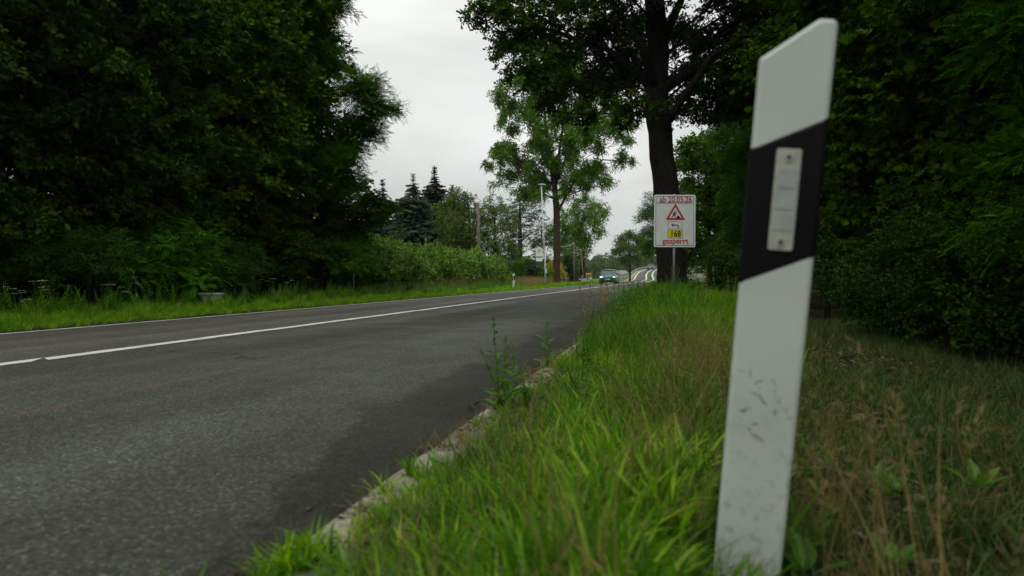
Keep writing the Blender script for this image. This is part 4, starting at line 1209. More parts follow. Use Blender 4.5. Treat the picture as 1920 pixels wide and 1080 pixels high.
def tall_weed():
    b = LB(); h = random.uniform(0.45, 0.6)
    for k in range(3):
        a = random.uniform(0, 6.28); tip = Vector((math.cos(a)*0.12, math.sin(a)*0.12, h*random.uniform(.75, 1)))
        b.stick([Vector((0, 0, 0)), tip*0.5 + rv()*0.01, tip], 0.0028, random.random())
        for i in range(26):
            t = 0.15 + 0.85*i/26; ang = i*2.4 + k; d = Vector((math.cos(ang), math.sin(ang), 0.5))
            L = 0.10*(1.15-t)*random.uniform(.7, 1.2)
            b.leaf(tip*t, d, Vector((0, 0, 1)), L, L*0.36, random.random(), shape='oval')
    return b
SRC['weed'] = src_set('weed_clump', tall_weed, M['weed_leaf'], 4)
grass('tall_weeds', 'weed', 420, (6.5, 17), (0.06, 1.3), (0.55, 1.15), 'tangle of tall leafy weeds on the crest of the right verge below the car and bridge road', cat='weeds',
      dens=lambda s, u: 0.25 + 0.75*(patch(s, u, 1.7, 2.7) > 0.45), zsc=lambda s, u: np.clip(0.25+s*0.062, 0.5, 1.05))
grass('tall_weeds', 'weed', 60, (2.5, 7), (0.2, 1.2), (0.35, 0.6), 'leafy weeds scattered in the near grass', cat='weeds')
grass('left_weeds', 'weed', 620, (8, 50), (-10.3, -8.4), (0.6, 1.35), 'leafy weeds along the foot of the left wood and hedge', cat='weeds')

# ------------------------------------------------------------------ single plants
def mugwort(s, u, h, label, dry=False, group='tall weeds along the kerb', lean=(0.0, 0.0)):
    root = empty('mugwort_plant', SU(s, u, 0.0), label=label, cat='plant', group=group)
    ns = random.choice((2, 3, 3)); st = LB(); lf = LB(); hd = LB()
    for k in range(ns):
        a = random.uniform(0, 6.28); hh = h*random.uniform(0.65, 1.0) if k else h
        tip = Vector((lean[0]+math.cos(a)*0.10*hh*(k > 0)*2, lean[1]+math.sin(a)*0.10*hh*(k > 0)*2, hh)); b0 = Vector((0.01*k, 0, -0.02))
        mid = b0.lerp(tip, 0.5) + rv()*0.012
        st.stick([b0, mid, tip], [0.0035, 0.0028, 0.0012], 0.5, 4)
        n = int(hh/0.02)
        for i in range(n):
            t = i/n
            p = b0.lerp(mid, t*2) if t < .5 else mid.lerp(tip, t*2-1)
            ang = i*2.4
            d = Vector((math.cos(ang), math.sin(ang), 0.55)).normalized()
            if t < 0.62:
                if i % 2 == 0 or dry is False:
                    L = 0.10*(1-0.55*t)*random.uniform(.7, 1.3)
                    if dry: L *= 0.5
                    lf.leaf(p, d, Vector((0, 0, 1)), L, L*0.42, random.random(), shape='oak' if not dry else 'quad')
            else:
                L = 0.05*(1.2-t)*random.uniform(.7, 1.3)
                for j in range(4):
                    q = p + d*(L*j/3)
                    hd.leaf(q, rv(), rv(), 0.011, 0.008, random.random(), shape='quad')
                    hd.leaf(q, rv(), rv(), 0.011, 0.008, random.random(), shape='quad')
    for nm, b, m in (('stem', st, M['weed_leaf'] if not dry else M['seed_head']), ('leaves', lf, M['weed_leaf'] if not dry else M['dry_grass']), ('flower_spike', hd, M['weed_leaf'] if not dry else M['seed_head'])):
        if b.f:
            o = bpy.data.objects.new(nm, b.mesh(nm, m)); C.objects.link(o); o.parent = root; o['kind'] = 'stuff'
    return root
random.seed(77)
mugwort(3.15, 0.07, 0.40, 'green mugwort leaning over the kerb in the foreground, tallest of the near weeds', lean=(-0.03, 0))
mugwort(3.05, 0.12, 0.30, 'shorter green mugwort beside the tallest near weed', lean=(0.03, 0))
mugwort(4.7, 0.02, 0.30, 'small green weed on the kerb beyond the foreground mugwort')
mugwort(6.0, 0.08, 0.50, 'brown dock stalk by the kerb, leftmost of the dry seed heads', dry=True)
mugwort(6.6, 0.10, 0.52, 'rusty dock stalk by the kerb in the middle of the dry seed heads', dry=True)
mugwort(7.4, 0.12, 0.56, 'tall rusty seed stalk overlapping the far road', dry=True)
mugwort(8.3, 0.10, 0.52, 'dry seed stalk just left of the teal car', dry=True)
wl = ['bushy weed just below the teal car', 'tall weed below the windscreen of the teal car', 'weed right of the teal car', 'weed between the teal car and the bridge road', 'weed in front of the bridge road',
      'leafy weed left of the notice pole', 'weed at the crest of the verge', 'lower weed on the verge in front of the crest', 'dark green weed at the far kerb', 'thin weed standing out against the bridge road', 'green weed close to the oak trunk', 'weed by the kerb in front of the car']
wp = [(9.0, .15, .60), (10.2, .12, .72), (10.8, .45, .55), (11.8, .55, .52), (12.6, .75, .62), (12.5, 1.0, .5), (10.0, .7, .45), (8.6, .5, .38), (11.5, .25, .55), (13.6, .85, .78), (15.0, 1.1, .55), (8.2, .25, .48)]
for i, (s, u, h) in enumerate(wp): mugwort(s, u, h, wl[i])
for i, (s, u, h) in enumerate(((10.6, 1.15, 0.66), (10.9, 1.3, 0.72), (11.3, 1.62, 0.6))):
    mugwort(s, u, h, ['pale seeding grass stalk left of the notice pole', 'pale seeding stalk right in front of the notice pole', 'pale seeding stalk right of the notice pole'][i], dry=True, group='pale stalks before the notice')

root = empty('dock_plant', SU(2.25, 1.52, 0.0), label='broad leaved dock plant in the dry grass right of the roadside post', cat='plant')
random.seed(3)
for i in range(6):
    b = LB(); a = i*1.05 + 0.3; d = Vector((math.cos(a), math.sin(a), random.uniform(0.7, 1.6)))
    b.leaf(Vector((0, 0, 0.01)), d, Vector((0, 0, 1)), random.uniform(0.07, 0.11), 0.035, random.random(), shape='oval')
    o = bpy.data.objects.new('leaf', b.mesh('leaf', M['weed_leaf'])); C.objects.link(o); o.parent = root
# white umbel flowers
def umbel(s, u, h, label, n=4, group='white umbel flowers on the left verge'):
    root = empty('umbel_flower', SU(s, u, -0.1), label=label, cat='flower', group=group)
    st = LB(); fl = LB()
    for k in range(n):
        a = random.uniform(0, 6.28); hh = h*random.uniform(.7, 1.0); tip = Vector((math.cos(a)*0.13, math.sin(a)*0.13, hh))
        st.stick([Vector((0, 0, 0)), Vector((tip.x*.3, tip.y*.3, hh*.5)), tip], 0.003, 0.4)
        st.leaf(Vector((tip.x*.3, tip.y*.3, hh*.5)), rv(), Vector((0, 0, 1)), 0.10, 0.04, random.random(), shape='oak')
        r = random.uniform(.045, .07)
        for j in range(60):
            b = random.uniform(0, 6.28); q = r*math.sqrt(random.random())
            fl.leaf(tip + Vector((math.cos(b)*q, math.sin(b)*q, 0.006 - q*q*3)), Vector((math.cos(b), math.sin(b), 0.1)), Vector((0, 0, 1)), 0.012, 0.011, random.random(), shape='quad')
    for nm, b, m in (('stem', st, M['weed_leaf']), ('flower_head', fl, M['petal'])):
        o = bpy.data.objects.new(nm, b.mesh(nm, m)); C.objects.link(o); o.parent = root; o['kind'] = 'stuff'
random.seed(5)
def s_for(px, u):     # distance along the road at which lateral offset u shows at column px
    k = (px-960)/FPX; return (O0.x + N0.x*u - k*(O0.y + N0.y*u)) / (k*D0.y - D0.x)
ul = [(30, .42, 5, 'umbels furthest left'), (78, .50, 7, 'second umbel group from the left'), (62, .26, 3, 'low umbels below the second group'), (205, .56, 4, 'umbels under the feathery robinia shoot'), (222, .36, 3, 'low umbels beside the robinia shoot'),
      (256, .56, 2, 'single tall umbel right of the robinia shoot'), (362, .60, 1, 'lone umbel left of the concrete box'), (388, .60, 4, 'umbels above the concrete box'), (420, .46, 3, 'umbels just right of the concrete box'),
      (447, .46, 3, 'umbels a little further right of the concrete box'), (482, .66, 4, 'umbels halfway along the left wood'), (505, .60, 3, 'umbels next to the green spike'), (541, .62, 4, 'rightmost umbels on the left verge')]
for px, h, n, lab in ul: umbel(s_for(px, -9.3), -9.3, h+0.14, 'white ' + lab + ' on the left verge', n)
for i, (px, py) in enumerate(((1296, 588), (1306, 590), (1335, 588))):
    Yf = 9.0; c = at(px, py, Yf); s_, u_ = to_su(c.x, c.y)
    umbel(s_, u_, c.z+0.1, ['leftmost white flower on the dark edge of the right verge', 'middle white flower on the dark edge of the right verge', 'rightmost white flower on the dark edge of the right verge'][i], 2, 'white flowers on the right verge')

# ------------------------------------------------------------------ roadside post in front
def round_poly(pts, rads, seg=5):
    """polygon with rounded corners, (x, z) pairs"""
    o = []; n = len(pts)
    for i in range(n):
        p = Vector(pts[i]); a = (Vector(pts[i-1]) - p).normalized(); b = (Vector(pts[(i+1) % n]) - p).normalized()
        r = rads[i]
        if r <= 0: o.append(tuple(p)); continue
        ang = a.angle(b); t = r/math.tan(ang/2)
        p0, p1 = p + a*t, p + b*t
        for k in range(seg+1):
            q = k/seg; o.append(tuple((p0*(1-q)**2 + p*2*q*(1-q) + p1*q*q)))
    return o
def delineator(loc, rot, label, group=None, full=True, H=0.93, scale=1.0, low=-0.2):
    root = empty('roadside_post', loc, rot, label, 'post', group); root.scale = (scale,)*3
    W = 0.0575
    W0 = 0.0560
    sf = lambda t: W0 + (W - W0)*t
    body = round_poly([(-W0, low), (W0, low), (W, H), (W-0.028, H+0.001), (-W, H-0.062)], [0, 0, 0.014, 0.012, 0.008])
    MB().prism(body, -0.022, 0.03).build('post_body', M['white_plastic'], root, smooth=False, bevel=0.007)
    # black band, cut on the slant
    zl0, zl1 = H-0.415, H-0.235+0.0
    zl0, zl1 = 0.519, 0.750
    zr0, zr1 = zl0+0.055, zl1+0.055
    e = 0.0018
    bx = lambda z: W0 + (W-W0)*(z/H)
    band = [(-bx(zl0)-e, zl0), (bx(zr0)+e, zr0), (bx(zr1)+e, zr1), (-bx(zl1)-e, zl1)]
    MB().prism(band, -0.0238, 0.0318).build('black_band', M['black_plastic'], root, bevel=0.008)
    if full:
        zc = (zl0+zl1+zr0+zr1)/4 + 0.004
        r = empty('reflector', (0.002, -0.0238, zc)); r.parent = root
        fr = round_poly([(-0.0195, -0.083), (0.0195, -0.083), (0.0195, 0.083), (-0.0195, 0.083)], [0.004]*4, 3)
        MB().prism(fr, -0.0045, 0.0).build('reflector_frame', M['reflector_frame'], r, bevel=0.0012)
        for k in range(3):
            z = -0.034 + k*0.0345
            MB().prism(round_poly([(-0.0155, z-0.0155), (0.0155, z-0.0155), (0.0155, z+0.0155), (-0.0155, z+0.0155)], [0.002]*4, 2), -0.0058, -0.0040).build('reflector_cell', M['reflector_glass'], r)
        for z in (-0.069, 0.069):
            MB().tube([(0, -0.0046, z), (0, -0.0064, z)], [0.0075, 0.0075], 16).build('screw_ring', M['reflector_frame'], r)
            MB().tube([(0, -0.0062, z), (0, -0.0072, z)], [0.0038, 0.0034], 12).build('screw', M['sign_black'], r)
    else:
        MB().box(-0.02, 0.02, -0.027, -0.02, 0.58, 0.74).build('reflector', M['reflector_frame'], root)
    return root
pb = Vector((0.417, 1.325, 0.02)); ptop = Vector((0.468, 1.225, 0.95))
ax = (ptop - pb).normalized()
# lean towards the right and a little towards the camera
rot = Vector((0, 0, 1)).rotation_difference(ax).to_matrix() @ Matrix.Rotation(R(-16), 3, 'Z')
delineator(pb, rot.to_euler(), 'white roadside post with slanted black band and pale reflector, close in front at right', H=0.955)
u_ = -7.6
for px, lab in ((963, 'small white roadside post with black band at the left road edge before the bus stop'), (1091, 'far roadside post left of the yellow town sign'), (1102, 'far roadside post below the yellow town sign')):
    s = s_for(px, u_); delineator(SU(s, u_, -0.1), (0, 0, R(-8)), lab, 'distant roadside posts on the left', full=False, H=0.93)

# ------------------------------------------------------------------ construction notice
def text_mesh(name, body, size, mat, parent, loc, align='CENTER', bold=0.0, sx=1.0, depth=0.0008):
    cu = bpy.data.curves.new(name, 'FONT'); cu.body = body; cu.size = size; cu.align_x = align; cu.align_y = 'CENTER'
    cu.extrude = depth; cu.offset = bold; cu.resolution_u = 4
    tmp = bpy.data.objects.new(name, cu); C.objects.link(tmp)
    dg = bpy.context.evaluated_depsgraph_get()
    me = bpy.data.meshes.new_from_object(tmp.evaluated_get(dg))
    bpy.data.objects.remove(tmp); me.name = name
    me.materials.clear(); me.materials.append(mat)
    o = bpy.data.objects.new(name, me); C.objects.link(o); o.parent = parent
    o.rotation_euler = (R(90), 0, 0); o.location = loc; o.scale = (sx, 1, 1)
    return o
YS = 15.0
pc = at(1264, 522, YS)
sg = empty('construction_sign', (pc.x, YS, 0.0), (0, R(0.3), R(-1.5)), 'white rectangular road closure notice with red triangle on a grey pole before the oak', 'sign')
ppm = FPX/YS
Wd, Hd = 77/ppm, 98/ppm
zc = at(1264, 414.5, YS).z
MB().tube([(0.0, 0.035, -0.2), (0.0, 0.035, zc+Hd/2+0.015)], 0.028, 12).build('pole', M['galvanised'], sg, smooth=True)
hd = empty('panel', (0, 0, zc)); hd.parent = sg
def rr(w_, h_, r): return round_poly([(-w_/2, -h_/2), (w_/2, -h_/2), (w_/2, h_/2), (-w_/2, h_/2)], [r]*4, 5)
MB().prism(rr(Wd, Hd, 0.035), -0.002, 0.004).build('plate', M['sign_edge'], hd, bevel=0.001)
def ring(name, w_, h_, r, t, y0, y1, mat, par, cx=0, cz=0):
    a = rr(w_, h_, r); b = rr(w_-2*t, h_-2*t, max(0.001, r-t)); n = len(a)
    v = [(x+cx, y0, z+cz) for x, z in a] + [(x+cx, y0, z+cz) for x, z in b] + [(x+cx, y1, z+cz) for x, z in a] + [(x+cx, y1, z+cz) for x, z in b]; f = []
    for i in range(n):
        j = (i+1) % n; f += [(i, j, n+j, n+i), (i, 2*n+i, 2*n+j, j), (n+i, n+j, 3*n+j, 3*n+i)]
    return mesh_obj(name, v, f, mat, par)
MB().prism(rr(Wd-0.06, Hd-0.06, 0.02), -0.0035, -0.002).build('face', M['sign_white'], hd)
ring('border', Wd-0.06, Hd-0.06, 0.02, 0.008, -0.005, -0.0035, M['sign_black'], hd)
# scale of the notice's own drawing: 300 x 385 units in the enlarged photograph
ux = Wd/303.0
def zx(x, y): return ((x-330)*ux, (340-y)*ux)
MB().box(-Wd/2+0.035, Wd/2-0.035, -0.005, -0.0035, zx(0, 210)[1], zx(0, 206)[1]).build('divider', M['sign_black'], hd)
text_mesh('date_text', 'ab 20.05.26', 0.168, M['sign_red'], hd, (zx(336, 0)[0], -0.0046, zx(0, 184)[1]), bold=0.0035, sx=0.83)
text_mesh('closed_text', 'gesperrt', 0.165, M['sign_red'], hd, (zx(336, 0)[0], -0.0045, zx(0, 489)[1]), bold=0.0035, sx=0.92)
tri = empty('warning_triangle', (zx(334, 0)[0], -0.0035, zx(0, 292)[1])); tri.parent = hd
def trip(R_, r): return round_poly([(-R_*0.866, -R_*0.5), (R_*0.866, -R_*0.5), (0, R_)], [r]*3, 4)
k_ = 82*ux
MB().prism(trip(k_, 0.012), -0.0015, 0).build('red_border', M['sign_red'], tri)
MB().prism(trip(k_*0.66, 0.006), -0.0027, -0.0015).build('white_field', M['sign_white'], tri)
# the digging figure, drawn in the triangle's own units (from the enlarged photograph)
wk = MB()
def q(x, y): return ((x-334)*ux, (292-y)*ux)
def limb(a, b, t0, t1):
    a, b = Vector(a), Vector(b); d = (b-a).normalized(); n = Vector((-d.y, d.x))
    t0 *= 1.3; t1 *= 1.3
    pts = [a+n*t0, b+n*t1, b-n*t1, a-n*t0]
    wk.prism([q(p.x, p.y) for p in pts], -0.0038, -0.0027)
wk.prism([q(340+5*math.cos(a*math.pi/5), 270+5*math.sin(a*math.pi/5)) for a in range(10)], -0.0038, -0.0027)
limb((331, 274), (322, 294), 6.5, 5.0)      # back
limb((323, 292), (316, 303), 4.0, 3.0); limb((316, 303), (306, 317), 3.0, 2.2)   # rear leg
limb((323, 293), (331, 302), 4.0, 3.0); limb((331, 302), (331, 318), 3.0, 2.2)   # front leg
limb((331, 276), (333, 290), 2.6, 2.0)      # arm
limb((318, 284), (352, 298), 1.4, 1.2)      # shovel
wk.prism([q(*p) for p in ((338, 319), (345, 308), (354, 300), (364, 307), (375, 319))], -0.0038, -0.0027)   # heap
wk.build('digging_figure', M['sign_black'], tri)
arw = empty('arrow_plate', (zx(332, 0)[0], -0.0035, zx(0, 371)[1])); arw.parent = hd
ring('arrow_frame', 104*ux, 53*ux, 0.008, 0.0055, -0.0012, 0, M['sign_black'], arw)
am = MB()
def qa(x, y): return ((x-332)*ux, (371-y)*ux)
am.prism([qa(*p) for p in ((303, 370), (322, 355), (318, 367), (350, 367), (360, 376), (361, 391), (353, 391), (352, 379), (346, 374), (318, 374), (322, 386))], -0.0014, 0)
am.build('turn_arrow', M['sign_black'], arw)
num = empty('route_plate', (zx(333, 0)[0], -0.0035, zx(0, 436)[1])); num.parent = hd
MB().prism(rr(112*ux, 61*ux, 0.012), -0.001, 0).build('yellow_plate', M['sign_yellow'], num)
ring('plate_border', 112*ux, 61*ux, 0.012, 0.006, -0.0022, -0.001, M['sign_black'], num)
text_mesh('route_number', '168', 0.165, M['sign_black'], num, (0.008, -0.003, 0.0), bold=0.004, sx=0.86)
for z in (Hd/2-0.02, -Hd/2+0.02): MB().box(-0.07, 0.07, 0.005, 0.012, z-0.02, z+0.02).build('clamp', M['galvanised'], hd)
MB().tube([(0, 0.01, Hd/2-0.008), (0, -0.006, Hd/2-0.008)], 0.012, 10).build('bolt', M['galvanised'], hd)

# ------------------------------------------------------------------ bus stop, lamp, poles and wires
u_ = -8.0
s = s_for(1022, u_); bsp = SU(s, u_, -0.1); k = bsp.y/FPX
bs = empty('bus_stop_sign', bsp, (0, 0, R(-3)), 'rounded white bus stop plate with yellow disc and green stripe on a pale pole', 'bus stop sign')
zz = lambda py: EYE + (522-py)*k + 0.1
MB().tube([(0, 0, -0.2), (0, 0, zz(469))], 0.04, 10).build('pole', M['pale_metal'], bs, smooth=True)
MB().box(-0.16, 0.02, -0.02, 0.02, zz(471), zz(469.5)).build('bracket', M['pale_metal'], bs)
MB().box(-0.16, 0.02, -0.02, 0.02, zz(486), zz(484.5)).build('bracket', M['pale_metal'], bs)
px0, px1 = -17.2*k, -4.8*k; cx = (px0+px1)/2; w2 = (px1-px0)/2
zt, zb = zz(463.5), zz(490)
pl = [(px1, zb+0.05), (px1, zt-w2)] + [(cx+w2*math.cos(a*math.pi/12), zt-w2+w2*math.sin(a*math.pi/12)) for a in range(1, 12)] + [(px0, zt-w2), (px0, zb+0.05), (px0+0.05, zb), (px1-0.05, zb)]
pp = MB().prism(pl[::-1], -0.015, 0.015).build('plate', M['sign_edge'], bs)
dz = zt-w2-0.01
MB().tube([(cx, -0.016, dz), (cx, -0.019, dz)], 0.155, 24).build('green_ring', M['stop_green'], bs)
MB().tube([(cx, -0.019, dz), (cx, -0.022, dz)], 0.125, 24).build('yellow_disc', M['stop_yellow'], bs)
text_mesh('letter_h', 'H', 0.22, M['stop_green'], bs, (cx, -0.0225, dz), bold=0.004)
MB().box(px0+0.03, px1-0.03, -0.018, -0.015, zz(483.5), zz(480.5)).build('green_stripe', M['stop_green'], bs)
MB().box(px0+0.05, px1-0.08, -0.018, -0.015, zz(476.6), zz(476.0)).build('grey_line', M['galvanised'], bs)
MB().box(-0.03, 0.16, -0.06, -0.04, zz(512), zz(504)).build('timetable_case', M['pale_metal'], bs)

def pole(px, py_top, Y, label, r, lean_px=0, name='utility_pole', mat='pole_wood', cat='pole', group=None, head=False):
    b = at(px, 522, Y); t = at(px+lean_px, py_top, Y)
    root = empty(name, (b.x, Y, -0.12), label=label, cat=cat, group=group)
    tip = Vector((t.x-b.x, 0, t.z+0.12))
    MB().tube([(0, 0, -0.2), tip*0.5, tip], [r, r*0.9, r*0.75], 10).build('pole_shaft', M[mat], root, smooth=True)
    if head:
        MB().tube([tip, tip+Vector((-0.06, -0.02, 0.12)), tip+Vector((-0.02, -0.05, 0.16))], 0.04, 8).build('lamp_arm', M[mat], root, smooth=True)
        MB().prism([(-0.28, 0.13), (0.34, 0.10), (0.36, 0.17), (0.1, 0.24), (-0.24, 0.2)], -0.11, 0.11).build('lamp_head', M[mat], root, bevel=0.02).location = (tip.x, 0, tip.z-0.02)
    else:
        MB().tube([tip+Vector((0, 0, -0.02)), tip+Vector((0, 0, 0.05))], [r*0.78, r*0.3], 10).build('pole_cap', M['galvanised'], root)
    return root, Vector((b.x, Y, -0.12)) + tip
g_ = 'wooden poles along the left of the road'
pole(900, 380, 50, 'grey wooden utility pole rising from the laurel hedge', 0.12, -4, group=g_)
pole(1024, 350, 58.6, 'tall thin street lamp left of the brown trunk', 0.065, -9, 'street_lamp', 'pale_metal', 'street lamp', head=True)
_, a1 = pole(1015, 430, 70, 'wooden pole just left of the street lamp behind the bus stop plate', 0.10, 0, group=g_)
_, a2 = pole(1077, 456, 81, 'wooden pole right of the dark conifer', 0.11, -1, group=g_)
_, a3 = pole(1095, 468, 92, 'leaning wooden pole left of the yellow town sign', 0.11, -6, group=g_)
_, a4 = pole(1138, 474, 110, 'slim wooden pole behind the teal car', 0.11, -3, group=g_)
def cable(a, b, sag, label, r=0.02):
    pts = [a.lerp(b, i/16) + Vector((0, 0, -sag*4*(i/16)*(1-i/16))) for i in range(17)]
    o = MB().tube(pts, r, 5).build('overhead_cable', M['pale_metal'], smooth=True)
    return tag(o, label, 'cable', 'overhead cables between the poles')
cable(at(930, 446, 66), a1 + Vector((0, 0, -0.05)), 0.5, 'sagging pale cable reaching the pole left of the street lamp', 0.03)
cable(a1, a2, 0.9, 'sagging cable crossing behind the brown trunk', 0.022)
cable(a2, a3, 0.3, 'cable between the conifer pole and the leaning pole', 0.02)
cable(a3, a4, 0.3, 'cable from the leaning pole to the pole behind the car', 0.02)
# thin fence posts at the wood's edge
for i, (px, top) in enumerate(((663, 505), (703, 512))):
    s = s_for(px, -10.0); c = SU(s, -10.0); zt = EYE + (522-top)*c.y/FPX
    o = MB().tube([(c.x, c.y, -0.3), (c.x, c.y, zt+0.05)], 0.022, 8).build('fence_post', M['galvanised'], smooth=True)
    tag(o, ['thin grey fence post where the left wood ends', 'thin fence post in front of the laurel hedge'][i], 'post', 'thin fence posts')
# concrete box in the grass
s = s_for(396, -9.3); c = SU(s, -9.3, -0.1)
cb = empty('concrete_box', c, (0, R(1.5), R(12)), 'pale low concrete box standing in the grass of the left verge', 'box')
MB().box(-0.22, 0.22, -0.18, 0.18, -0.05, 0.27).build('box_body', M['concrete'], cb, bevel=0.015)
MB().box(-0.25, 0.25, -0.21, 0.21, 0.272, 0.325).build('lid', M['concrete'], cb, bevel=0.012)

# town sign, rear side of a priority sign, cabinet, picket fence, barn
c = at(1104, 522, 108)
ts = empty('town_sign', (c.x, 108, -0.12), (0, 0, R(-10)), 'yellow town sign on two pale posts by the bend', 'sign')
k = 108/FPX
MB().box(-5.6*k, 5.6*k, -0.02, 0.02, EYE+12*k*0.62, EYE+12.2*k).build('plate', M['town_yellow'], ts, bevel=0.01)
ring('border', 11.2*k, 4.7*k, 0.05, 0.035, -0.024, -0.02, M['sign_black'], ts, 0, EYE+9.8*k)
for x in (-4.6*k, 4.4*k): MB().tube([(x, 0.05, -0.2), (x, 0.05, EYE+12*k)], 0.035, 8).build('post', M['pale_metal'], ts, smooth=True)
c = at(1124, 522, 97); k = 97/FPX
ds = empty('priority_sign', (c.x, 97, -0.12), (0, 0, 0), 'dark rear side of a diamond road sign left of the teal car', 'sign')
MB().tube([(0, 0.03, -0.2), (0, 0.03, EYE+17*k)], 0.035, 8).build('post', M['galvanised'], ds, smooth=True)
zc2 = EYE + 15.5*k
MB().prism([(-4*k, zc2), (0, zc2-4*k), (4*k, zc2), (0, zc2+4*k)], -0.01, 0.01).build('diamond_plate', M['dark_opening'], ds)
MB().box(-2.8*k, 2.8*k, -0.01, 0.01, zc2-8.5*k, zc2-4.3*k).build('lower_plate', M['dark_opening'], ds)
s = s_for(1088, -9.2); c = SU(s, -9.2, -0.12)
cbn = empty('utility_cabinet', c, (0, 0, R(-8)), 'pale grey green utility cabinet left of the far roadside posts', 'cabinet')
MB().box(-0.40, 0.40, -0.18, 0.18, 0.0, 0.62).build('cabinet_body', M['cabinet'], cbn, bevel=0.02)
MB().box(-0.43, 0.43, -0.21, 0.21, 0.622, 0.67).build('cabinet_lid', M['cabinet'], cbn, bevel=0.01)
for sx in (-1, 1): MB().box(sx*0.20-0.17, sx*0.20+0.17, -0.19, -0.182, 0.06, 0.58).build('door', M['cabinet'], cbn)
a = SU(s_for(1048, -9.6), -9.6, -0.12); b = SU(s_for(1074, -9.6), -9.6, -0.12)
pf = empty('picket_fence', a, (0, 0, math.atan2(b.y-a.y, b.x-a.x)), 'low brown picket fence right of the brown trunk', 'fence')
L_ = (b-a).length
for z in (0.25, 0.6): MB().box(0, L_, -0.02, 0.02, z, z+0.07).build('rail', M['fence_wood'], pf)
n = int(L_/0.22)
pk = MB().prism([(-0.045, 0.05), (0.045, 0.05), (0.045, 0.78), (0, 0.84), (-0.045, 0.78)], -0.045, -0.022).build('picket', M['fence_wood'], pf)
for i in range(1, n):
    d = pk.copy(); C.objects.link(d); d.parent = pf; d.location = (i*0.22, 0, 0)
c = at(1152, 522, 205); k = 205/FPX
bn = empty('barn', (c.x, 205, -0.16), (0, 0, R(8)), 'low barn with a wide grey roof behind the teal car', 'barn')
MB().box(-3.2, 3.2, -2.5, 4, 0, 1.9).build('wall', M['barn_wall'], bn)
v = [(-3.5, -3, 1.85), (3.5, -3, 1.85), (3.5, 4.5, 1.85), (-3.5, 4.5, 1.85), (-3.5, 0.8, 2.9), (3.5, 0.8, 2.9)]
rf = mesh_obj('roof', v, [(0, 1, 5, 4), (2, 3, 4, 5), (0, 4, 3), (1, 2, 5), (3, 2, 1, 0)], M['barn_roof'], bn)
MB().box(1.4, 2.6, -2.56, -2.5, 0.02, 1.6).build('door', M['dark_opening'], bn)
MB().box(-2.2, -1.2, -2.55, -2.5, 0.8, 1.4).build('window', M['dark_opening'], bn)

# guard rails on the bridge road
def rail(uo, label):
    root = empty('guard_rail', SU(118, uo), label=label, cat='guard rail', group='guard rails of the bridge road')
    b0 = Vector(root.location); v, f = [], []
    ss = lin(118, 420, 80)
    prof = [(-0.03, 0.45), (0.03, 0.52), (-0.02, 0.6), (0.03, 0.68), (-0.03, 0.76)]
    for s in ss:
        for du, z in prof:
            p = SU(s, uo+du, z) - b0; v.append(tuple(p))
    for i in range(len(ss)-1):
        for j in range(4): a = i*5+j; f.append((a, a+1, a+6, a+5))
    mesh_obj('rail_band', v, f, M['galvanised'], root, smooth=True)
    p0 = None
    for s in lin(119, 300, 46):
        p = SU(s, uo+0.07) - b0
        if p0 is None:
            p0 = MB().box(-0.04, 0.04, -0.05, 0.05, -0.1, 0.72).build('rail_post', M['galvanised'], root); p0.location = p
        else:
            d = p0.copy(); C.objects.link(d); d.parent = root; d.location = p
rail(-7.6, 'left guard rail climbing beside the bridge road'); rail(WIDE+0.5, 'right guard rail of the bridge road')

